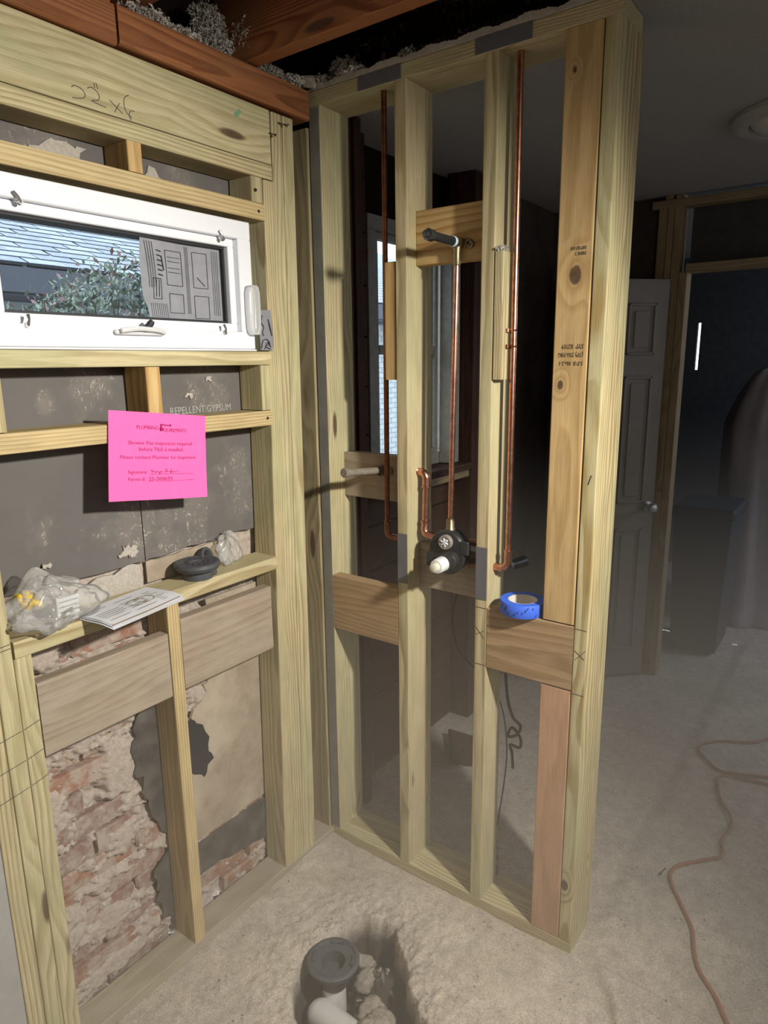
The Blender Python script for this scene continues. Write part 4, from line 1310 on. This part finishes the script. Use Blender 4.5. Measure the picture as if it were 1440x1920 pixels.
fit('PLUMBING', 415, 690, 305, .0125)
fit('QUIREMENTS', 762, 1085, 330, .0125)
fit('Shower Pan inspection required', 310, 1170, 520, .0125)
fit('before TILE is installed.', 445, 1040, 608, .0125)
fit('Please contact Plumber for Inspection.', 210, 1235, 718, .0115)
fit('Signature:', 305, 545, 925, .0115)
fit('Permit #:', 305, 520, 1025, .0115)
fit('25-504693', 560, 868, 1025, .0125)
K = .275 / 1320
def pp(x, y, o=.0012):
    a, b = (x - 730) * K, (685 - y) * (.208 / 1230)
    return (a, sag(a, b) - o, b)
def pl(name, pts, r):
    return MB().tube([pp(*q) for q in pts], r, 5).build(name, MT['magenta'], PNP)
pl('rule', [(585, 934), (800, 936), (1170, 938)], .0004)
pl('rule', [(560, 1032), (800, 1034), (1180, 1030)], .0004)
pl('signature_scrawl', [(595, 870), (608, 920), (600, 885), (640, 900), (650, 915), (665, 895), (690, 905), (700, 935), (712, 895), (735, 905)], .0006)
pl('signature_scrawl', [(770, 905), (785, 860), (800, 900), (775, 912), (830, 895), (845, 912), (860, 860), (850, 925), (880, 895), (910, 908), (955, 888)], .0006)
m = MB().tube([pp(716, 228), (pp(780, 236)), pp(845, 238)], .0014, 6).tube([pp(845, 222), pp(858, 235), pp(848, 250)], .0013, 6).tube([pp(724, 232), pp(724, 285)], .0022, 6).tube([pp(708, 290), pp(750, 292)], .0034, 6).tube([pp(712, 304), pp(746, 304)], .003, 6)
m.build('tap_emblem', MT['magenta'], PNP)
m = MB().lathe((0.004, 0.002, 0.083), (0, -1, 0), [(-.004, .0012), (.006, .0012), (.0065, .0035), (.0075, .0035), (.0075, 0)], 8)
m.build('nail', MT['nail'], PN)

# ------------------------------------------------------------------ things on the shelf board
SZ = 1.0968
BAG = thing('plastic_bag', 'crumpled clear plastic bag of fittings at the left end of the shelf board', 'plastic bag', (-0.895, 0.000, SZ))
nu, nv = 46, 30
Pb = np.zeros((nu, nv, 3))
for i in range(nu):
    for j in range(nv):
        a = 2 * math.pi * i / (nu - 1); b = math.pi * j / (nv - 1)
        d = np.array([math.sin(b) * math.cos(a), math.sin(b) * math.sin(a), -math.cos(b)])
        k = 1 + 0.16 * math.sin(3 * a + 2.2 * b) + 0.12 * math.sin(7 * a - 4 * b) * math.sin(b) + .07 * math.sin(13 * a + 6 * b) * math.sin(b)
        x = d[0] * 0.098 * k; y = d[1] * 0.062 * k; z = 0.050 + d[2] * 0.050 * k
        z += 0.038 * math.exp(-((x + 0.030) / .03) ** 2) * max(0, d[2])
        Pb[i, j] = (x, y, max(z, 0.0015))
Pb[-1] = Pb[0]
link('bag_film', grid_mesh(Pb, False), MT['poly'], BAG)
m = MB()
for k in range(7):
    a = R.uniform(0, 6.28)
    c = Vector((R.uniform(-.06, .06), R.uniform(-.03, .02), R.uniform(.06, .085)))
    dd = Vector((math.cos(a), math.sin(a) * .5, R.uniform(-.3, .3))) * .02
    m.add([c, c + dd, c + dd + Vector((.004, .006, .012)), c + Vector((-.006, .004, .016))], [(0, 1, 2, 3)])
m.build('bag_folds', MT['poly'], BAG, kind='stuff')
YP = thing('yellow_fitting', 'yellow plastic plumbing fitting showing through the clear bag', 'fitting', (-0.955, 0.000, SZ + 0.074))
MB().lathe((0, 0, -.010), (0.2, -.3, 1), [(0, .006), (0, .013), (.012, .015), (.014, .011), (.024, .011), (.026, .014), (.032, .013), (.033, .006), (.02, .005)], 14).build('cap', MT['yellow'], YP, smooth=True)
MB().tube([(.008, 0, 0), (.030, -.008, -.012)], [.009, .007], 10).build('spout', MT['yellow'], YP, smooth=True)
MB().cbox(-.020, -.010, -.016, .004, .006, .024, .003).build('tab', MT['yellow'], YP)
WP = thing('white_fitting', 'white ribbed plastic part lying inside the clear bag', 'fitting', (-0.868, -0.012, SZ + 0.034))
for k in range(4):
    MB().cbox(-.028, .022, -.006, .006, -.012 + k * .0115, -.003 + k * .0115, .002).build('rib', MT['whiteplastic'], WP)
MB().cbox(-.032, -.026, -.010, .012, -.016, .036, .002).build('spine', MT['whiteplastic'], WP)

PS = thing('instruction_papers', 'white printed instruction sheets overhanging the shelf edge next to the bag', 'paper', (-0.73, -0.020, SZ + 0.001), (0, 0, math.radians(8.5)))
for k in range(3):
    Pg = np.zeros((10, 12, 3))
    for i in range(10):
        for j in range(12):
            u, w = i / 9, j / 11
            x = -.112 + .218 * u + .004 * k; y = -0.080 + 0.130 * w + .006 * k
            z = .0006 + .0016 * k - 0.006 * max(0, .3 - w) / .3 + (.003 * math.sin(6 * u + k) if k else 0) * (1 - w)
            Pg[i, j] = (x, y, z)
    link('paper', grid_mesh(Pg), MT['paper'], PS)
m = MB()
for r_ in range(9):
    y = -.052 + r_ * .0105
    for (a, b) in ((-.09, -.02), (-.01, .055), (.065, .095)):
        if R.random() < .8:
            m.box(a, b - R.uniform(0, .02), y, y + .0016, .0056, .0059)
for c in (0.02, .045):
    m.tube([(c + .024 * math.cos(t_ * .52), -.01 + .02 * math.sin(t_ * .52), .0058) for t_ in range(12)], .0006, 4, closed=True)
m.build('printed_lines', MT['ink'], PS)
m = MB().tube([(-.105, -.071, .002), (0, -.072, .002), (.10, -.070, .003)], .0012, 4)
m.build('fold_shadow_line', MT['ink'], PS)

DF = thing('spare_drain_flange', 'dark grey drain flange upside down on the shelf board', 'drain flange', (-0.487, 0.022, SZ))
MB().lathe((0, 0, 0), (0, 0, 1), [(0, .034), (0, .040), (.022, .040), (.026, .056), (.036, .062), (.044, .060), (.046, .054), (.044, .050), (.0445, .020), (.040, .016), (.040, 0)], 28).build('flange', MT['greyplastic'], DF, smooth=True)
m = MB()
for k in range(12):
    a = 2 * math.pi * k / 12
    m.cbox(.030 * math.cos(a) - .003, .030 * math.cos(a) + .003, .030 * math.sin(a) - .003, .030 * math.sin(a) + .003, .0442, .0456, .0006)
m.build('grate_slot', MT['gasket'], DF)
MB().cbox(.018, .044, -.030, -.018, .002, .022, .004).build('side_lug', MT['greyplastic'], DF)
DR = thing('spare_drain_ring', 'dark ring standing behind the spare drain flange on the shelf', 'drain ring', (-0.425, 0.062, SZ + 0.031), (math.radians(72), 0, math.radians(25)))
MB().lathe((0, 0, -.008), (0, 0, 1), [(0, .022), (0, .030), (.006, .032), (.016, .032), (.017, .024), (.012, .021), (0, .022)], 24).build('ring', MT['greyplastic'], DR, smooth=True)
SB = thing('small_plastic_bag', 'small crumpled clear bag at the right end of the shelf behind drain parts', 'plastic bag', (-0.352, 0.048, SZ))
nu, nv = 30, 20
Pb = np.zeros((nu, nv, 3))
for i in range(nu):
    for j in range(nv):
        a = 2 * math.pi * i / (nu - 1); b = math.pi * j / (nv - 1)
        k = 1 + 0.2 * math.sin(3 * a + 3 * b) + 0.15 * math.sin(8 * a - 5 * b) * math.sin(b)
        Pb[i, j] = (math.sin(b) * math.cos(a) * .042 * k * (1 - .3 * j / nv), math.sin(b) * math.sin(a) * .022 * k, max(.0015, .042 - math.cos(b) * .048 * k))
Pb[-1] = Pb[0]
link('bag_film', grid_mesh(Pb, False), MT['poly'], SB)

# ------------------------------------------------------------------ blue tape roll
t = NT('blue_tape')
t.col((0.045, 0.15, 0.78))
MT['bluetape'] = t.set(0.55, 0, 0.4)
MT['tapemark'] = plain('tape_print', (0.008, 0.028, 0.20), 0.6)
BT = thing('tape_roll', 'roll of blue masking tape lying on the brown block', 'tape roll', (0.028, -0.693, 0.989))
BTP = MB().lathe((0, 0, 0), (0, 0, 1), [(0, .0405), (0, .060), (.0012, .061), (.0348, .061), (.036, .060), (.036, .0405)], 48).build('tape', MT['bluetape'], BT, smooth=True)
MB().lathe((0, 0, 0), (0, 0, 1), [(.0005, .0395), (.0005, .0402), (.0355, .0402), (.0355, .0375), (.0005, .0375), (.0005, .0395)], 48).build('core', MT['cardboard'], BT, smooth=True)
m = MB()
for k in range(30):
    a = 2 * math.pi * k / 30 + R.uniform(-.04, .04)
    z = R.choice((.008, .018, .027)) + R.uniform(-.003, .003)
    w, h, sl = R.choice(((.05, .002, .004), (.10, .0035, .008), (.03, .003, .002)))
    q = []
    for (da, dz) in ((-w, -h - sl), (w, -h + sl), (w, h + sl), (-w, h - sl)):
        q.append((.0614 * math.cos(a + da), .0614 * math.sin(a + da), min(.035, max(.001, z + dz))))
    m.add(q, [(0, 1, 2, 3)])
m.build('printed_mark', MT['tapemark'], BTP, kind='stuff')

# ------------------------------------------------------------------ floor drain in the pocket
FD = thing('floor_drain', 'dark drain flange on white pipe standing in the broken floor pocket', 'drain', (-0.402, -0.344, -0.17))
L = off(FD)
o3 = Vector((-0.402, -0.344, 0.018))
MB().lathe(o3 + Vector((0, 0, -0.065)), (0, 0, 1), [(0, .030), (0, .042), (.030, .045), (.034, .066), (.040, .074), (.050, .075), (.054, .070), (.054, .064), (.048, .060), (.046, .046), (.044, .034), (.010, .030), (.008, 0)], 36).build('flange', MT['greyplastic'], FD, smooth=True, loc=L)
for k in range(4):
    a = math.pi / 2 * k + .5
    m = MB().tube([o3 + Vector((.058 * math.cos(a + q), .058 * math.sin(a + q), -.0125)) for q in (-.30, -.15, 0, .15, .30)], .0045, 6)
    m.build('bolt_slot', MT['greyplastic'], FD, smooth=True, loc=L)
MB().tube([o3 + Vector((0, 0, -.066)), o3 + Vector((0, 0, -.09))], .041, 24).build('coupling', MT['blackplastic'], FD, smooth=True, loc=L)
MB().tube([o3 + Vector((0, 0, -.088)), o3 + Vector((0, 0, -.19))], .034, 24).build('riser_pipe', MT['pvc'], FD, smooth=True, loc=L)
m = MB().tube([(-.462, -.322, -.128), (-.464, -.332, -.128), (-.466, -.345, -.128), (-.470, -.60, -.132), (-.472, -.74, -.138)], [.030, .037, .041, .041, .041], 24)
m.build('trap_pipe', MT['pvc'], FD, smooth=True, loc=L)


def rock(name, c, r, label, seed, mat=None, sq=(1, 1, .7)):
    rs = random.Random(seed)
    n1, n2 = 30, 20
    P = np.zeros((n1 + 1, n2, 3))
    cuts = [(np.array([rs.gauss(0, 1), rs.gauss(0, 1), rs.gauss(0, 1)]), rs.uniform(.62, .92)) for _ in range(9)]
    for i in range(n1):
        for j in range(n2):
            a = 2 * math.pi * i / n1; b = math.pi * j / (n2 - 1)
            d = np.array([math.sin(b) * math.cos(a), math.sin(b) * math.sin(a), -math.cos(b)])
            k = 1.0
            for nv_, lim in cuts:
                q = float(d @ (nv_ / np.linalg.norm(nv_)))
                if q > 1e-3: k = min(k, lim / q)
            k = r * k * (1 + (rs.uniform(-.10, .10) if 0 < j < n2 - 1 else 0))
            P[i, j] = (d[0] * k * sq[0], d[1] * k * sq[1], d[2] * k * sq[2])
    P[n1] = P[0]
    o = link(name, grid_mesh(P, False), mat or MT['concrete_rock'], None, c)
    return tag(o, label, 'rubble', 'lumps of rubble in the floor pocket')


rock('rubble_lump', (-.455, -.530, -.075), .062, 'large pale concrete lump low in the pocket, right of the drain', 1)
rock('rubble_lump', (-.395, -.47, -.105), .045, 'middle-sized brown lump between drain and pocket wall', 2)
rock('rubble_lump', (-.320, -.40, -.110), .040, 'small lump of earth behind the drain in the pocket', 3)
rock('rubble_lump', (-.500, -.47, -.105), .042, 'broken lump beside the white trap pipe in the pocket', 4)
rock('rubble_lump', (-.270, -.355, -.115), .034, 'smallest lump at the back of the floor pocket', 5)

m = MB()
for k in range(170):
    while True:
        x, y = R.uniform(-.62, -.2), R.uniform(-.72, -.28)
        if float(sdf_poly(np.array([x]), np.array([y]), HOLE)[0]) < -.03: break
    r_ = R.uniform(.004, .014)
    zz = float(floor_height(np.array([[x]]), np.array([[y]]))[0, 0]) + r_ * .4
    pts = []
    for q in ((1, 0, 0), (-1, 0, 0), (0, 1, 0), (0, -1, 0), (0, 0, 1), (0, 0, -1)):
        pts.append(tuple(c_ + v_ * r_ * R.uniform(.6, 1.2) + R.uniform(-.2, .2) * r_ for c_, v_ in zip((x, y, zz), q)))
    m.add(pts, [(0, 2, 4), (2, 1, 4), (1, 3, 4), (3, 0, 4), (2, 0, 5), (1, 2, 5), (3, 1, 5), (0, 3, 5)])
o = m.build('gravel', MT['concrete_rock'])
tag(o, 'loose small stones and crumbs in the bottom of the floor pocket', 'gravel', kind='stuff')
# dropped crumbs of plaster round the shower floor
# ------------------------------------------------------------------ orange extension cord, loose nail
def gz(x, y): return 0.0065 + (0.012 if y < -.95 and x < 2.6 else 0.0)
cp = [(1.62, -1.22), (1.50, -1.15), (1.455, -1.082), (1.42, -1.02), (1.35, -0.965), (1.29, -0.965), (1.24, -1.00), (1.185, -1.06), (1.20, -1.13), (1.243, -1.232), (1.28, -1.33), (1.24, -1.40), (1.20, -1.30), (1.185, -1.20), (1.165, -1.10), (1.13, -1.07), (1.071, -1.077), (0.98, -1.105), (0.90, -1.15), (0.829, -1.165), (0.74, -1.15), (0.66, -1.165), (0.60, -1.12), (0.53, -1.06), (0.49, -1.045), (0.44, -1.052), (0.36, -1.10), (0.28, -1.15), (0.204, -1.172), (0.14, -1.199), (0.08, -1.25), (0.02, -1.288), (-.06, -1.34), (-.16, -1.45)]
o = MB().tube(spline([(x, y, gz(x, y)) for x, y in cp], 6), .0052, 8).build('extension_cord', MT['cord'], smooth=True)
tag(o, 'orange extension cord snaking across the concrete floor', 'cord')
o = MB().tube([(0.452, -1.018, .020), (.485, -1.025, .020)], .0022, 6).lathe((.450, -1.0176, .020), (-1, .2, 0), [(0, .0045), (.0015, .0045), (.0015, 0)], 8).build('loose_nail', MT['nail'])
tag(o, 'loose dark nail on the floor touching the orange cord', 'nail')

# ------------------------------------------------------------------ outside: neighbour's roof, wall and shrub
NH = thing('neighbour_house', 'neighbouring house with pale shingled roof seen through the small window', 'house', (2.5, 3.5, 0))
L = off(NH)
EY, EZ, SL = 3.5, 2.335, 0.45
MT['shingle'] = plain('pale_shingle', (0.34, 0.375, 0.42), 0.9, 0, 0.2, 0.25, 14)
MT['butt'] = plain('shingle_butt_shade', (0.05, 0.06, 0.085), 0.95)  # dark butts: shadow lines between the courses put into the colour
MT['shingle2'] = plain('pale_shingle_dark', (0.28, 0.315, 0.365), 0.9, 0, 0.2, 0.25, 14)
MT['paintbrick'] = plain('pale_painted_brick', (0.62, 0.67, 0.70), 0.9, 0, 0.2, 0.1)
MT['soffit'] = plain('dark_soffit', (0.10, 0.11, 0.14), 0.8)
cs = math.cos(math.atan(SL)); sn = math.sin(math.atan(SL))
proto = {}
for row in range(15):
    for col in range(12):
        w = 0.29
        x = 0.2 + col * 0.30 + (0.15 if row % 2 else 0.0) + R.uniform(-.01, .01)
        key = (row + col * 3) % 4
        if key not in proto:
            jj = R.uniform(-.006, .006)
            me = MB()
            # local: x along eave, y up the slope
            me.cbox(-w / 2, w / 2, -0.004 + jj, 0.19, 0.0, 0.021, .002)
            pm_ = mesh('shingle', me.v, me.f)
            pm_.materials.append(MT['shingle'] if key % 2 else MT['shingle2'])
            pm_.materials.append(MT['butt'])
            pm_.update()
            for pz in pm_.polygons:
                if pz.normal.y < -.6 or abs(pz.normal.x) > .6: pz.material_index = 1
            proto[key] = pm_
        s = row * 0.125
        o = bpy.data.objects.new('shingle', proto[key])
        COL.objects.link(o)
        o.parent = NH
        o.location = Vector((x, EY - .02 + s * cs, EZ + s * sn + 0.012)) + L
        o.rotation_euler = (math.atan(SL) - 0.05, 0, R.uniform(-.012, .012))
m = MB()
for (xa, xb) in ((-4.0, 9.0),):
    m.add([(xa, EY, EZ), (xb, EY, EZ), (xb, EY + 4, EZ + 4 * SL), (xa, EY + 4, EZ + 4 * SL)], [(0, 1, 2, 3)])
m.build('roof_deck', MT['shingle'], NH, loc=L)
# the rest of the courses, too far round the corner to tell apart
m = MB()
for row in range(15):
    s = row * .125
    for (xa, xb) in ((-4.0, 0.04), (3.97, 9.0)):
        c = Vector((0, EY - .02 + s * cs, EZ + s * sn + .012))
        m.add([(xa, c.y, c.z), (xb, c.y, c.z), (xb, c.y, c.z + .011), (xa, c.y, c.z + .011), (xa, c.y + .19 * cs, c.z + .19 * sn), (xb, c.y + .19 * cs, c.z + .19 * sn)], [(0, 1, 2, 3), (3, 2, 5, 4)])
o = m.build('shingle_course', MT['shingle'], NH, loc=L, kind='stuff')
MB().box(-4, 9, EY - .02, EY + .01, EZ - .17, EZ).box(-4, 9, EY, EY + .50, EZ - .19, EZ - .17).build('soffit', MT['soffit'], NH, loc=L)
MB().box(-4, 9, EY + .50, EY + .56, -0.5, EZ - .17).build('wall', MT['paintbrick'], NH, loc=L)
m = MB()
for row in range(34):
    z = -0.1 + row * .068
    x = 3.4 + (.10 if row % 2 else 0)
    while x < 6.6:
        m.cbox(x, x + .19, EY + .485, EY + .50, z, z + .058, .003)
        x += .20
o = m.build('brick_courses', MT['paintbrick'], NH, loc=L, kind='stuff')
o = MB().box(-6, 10, 0.25, 8, -.35, -.30).build('ground', plain('garden_soil', (0.12, 0.12, 0.10), 0.95))
tag(o, kind='structure')
BU = thing('shrub', 'leafy green and reddish shrub outside the small window', 'shrub', (0.10, 1.35, -.3))
L = off(BU)
V, F, V2, F2 = [], [], [], []
rs = np.random.RandomState(5)
for i in range(7000):
    x = rs.uniform(-1.0, 1.5)
    top = 1.93 + .10 * math.sin(3.1 * x + .6) + .05 * math.sin(9 * x) + (.06 if x > .2 else 0) - (.10 if x < -.15 else 0)
    z = top - abs(rs.randn()) * .16
    y = 1.35 + rs.randn() * .16
    d = rs.randn(3); d[2] = abs(d[2]) + .3; d /= np.linalg.norm(d)
    a = np.cross(d, rs.randn(3)); a /= np.linalg.norm(a)
    s = rs.uniform(.009, .021)
    c = np.array((x, y, z))
    VV, FF = (V2, F2) if rs.rand() < (.22 if z > top - .06 else .06) else (V, F)
    k = len(VV)
    VV += [c, c + d * s + a * s * .42, c + d * 2 * s, c + d * s - a * s * .42]
    FF.append((k, k + 1, k + 2, k + 3))
MT['leaf'] = plain('leaf_green', (0.27, 0.35, 0.27), 0.5, 0, 0.5, 0.5, 9)
MT['leafred'] = plain('leaf_red', (0.36, 0.20, 0.20), 0.5, 0, 0.5, 0.4, 9)
for nm, VV, FF, mt in (('foliage', V, F, 'leaf'), ('new_leaves', V2, F2, 'leafred')):
    o = link(nm, mesh(nm, VV, FF), MT[mt], BU, L)
    o['kind'] = 'stuff'
m = MB()
for k in range(26):
    x = -.9 + k * .09 + R.uniform(-.03, .03)
    m.tube([(0.1 + (x - .1) * .5, 1.35, -.30), (x, 1.35 + R.uniform(-.1, .1), 1.2), (x + R.uniform(-.05, .05), 1.33 + R.uniform(-.1, .1), 1.93 + R.uniform(-.05, .12))], [.012, .007, .003], 5)
m.build('stems', plain('stem', (0.13, 0.10, 0.08), 0.9), BU, loc=L)

# ------------------------------------------------------------------ drifting dust (lit by the work light)
t = NT('dust_haze')
t.n.remove(t.b)
vs = t.new('ShaderNodeVolumeScatter')
vs.inputs['Color'].default_value = (0.95, 0.88, 0.77, 1)
vs.inputs['Anisotropy'].default_value = 0.25
vs.inputs['Density'].default_value = 0.16
sx_ = t.new('ShaderNodeSeparateXYZ')
t.lk(t.pos(), sx_.inputs[0])
dens = t.math('MULTIPLY', t.ramp(t.math('DIVIDE', sx_.outputs[2], 1.4), [(0.0, 1.0), (0.55, 0.75), (0.95, 0.0)]), 0.17)
t.lk(dens, vs.inputs['Density'])
t.lk(vs.outputs[0], t.out.inputs['Volume'])
hz = MB().box(-3.3, 4.1, -4.1, 0.16, -0.3, 1.4).build('dust_haze', t.m)
tag(hz, 'thin drifting dust haze low around the open partition', 'haze', kind='stuff')
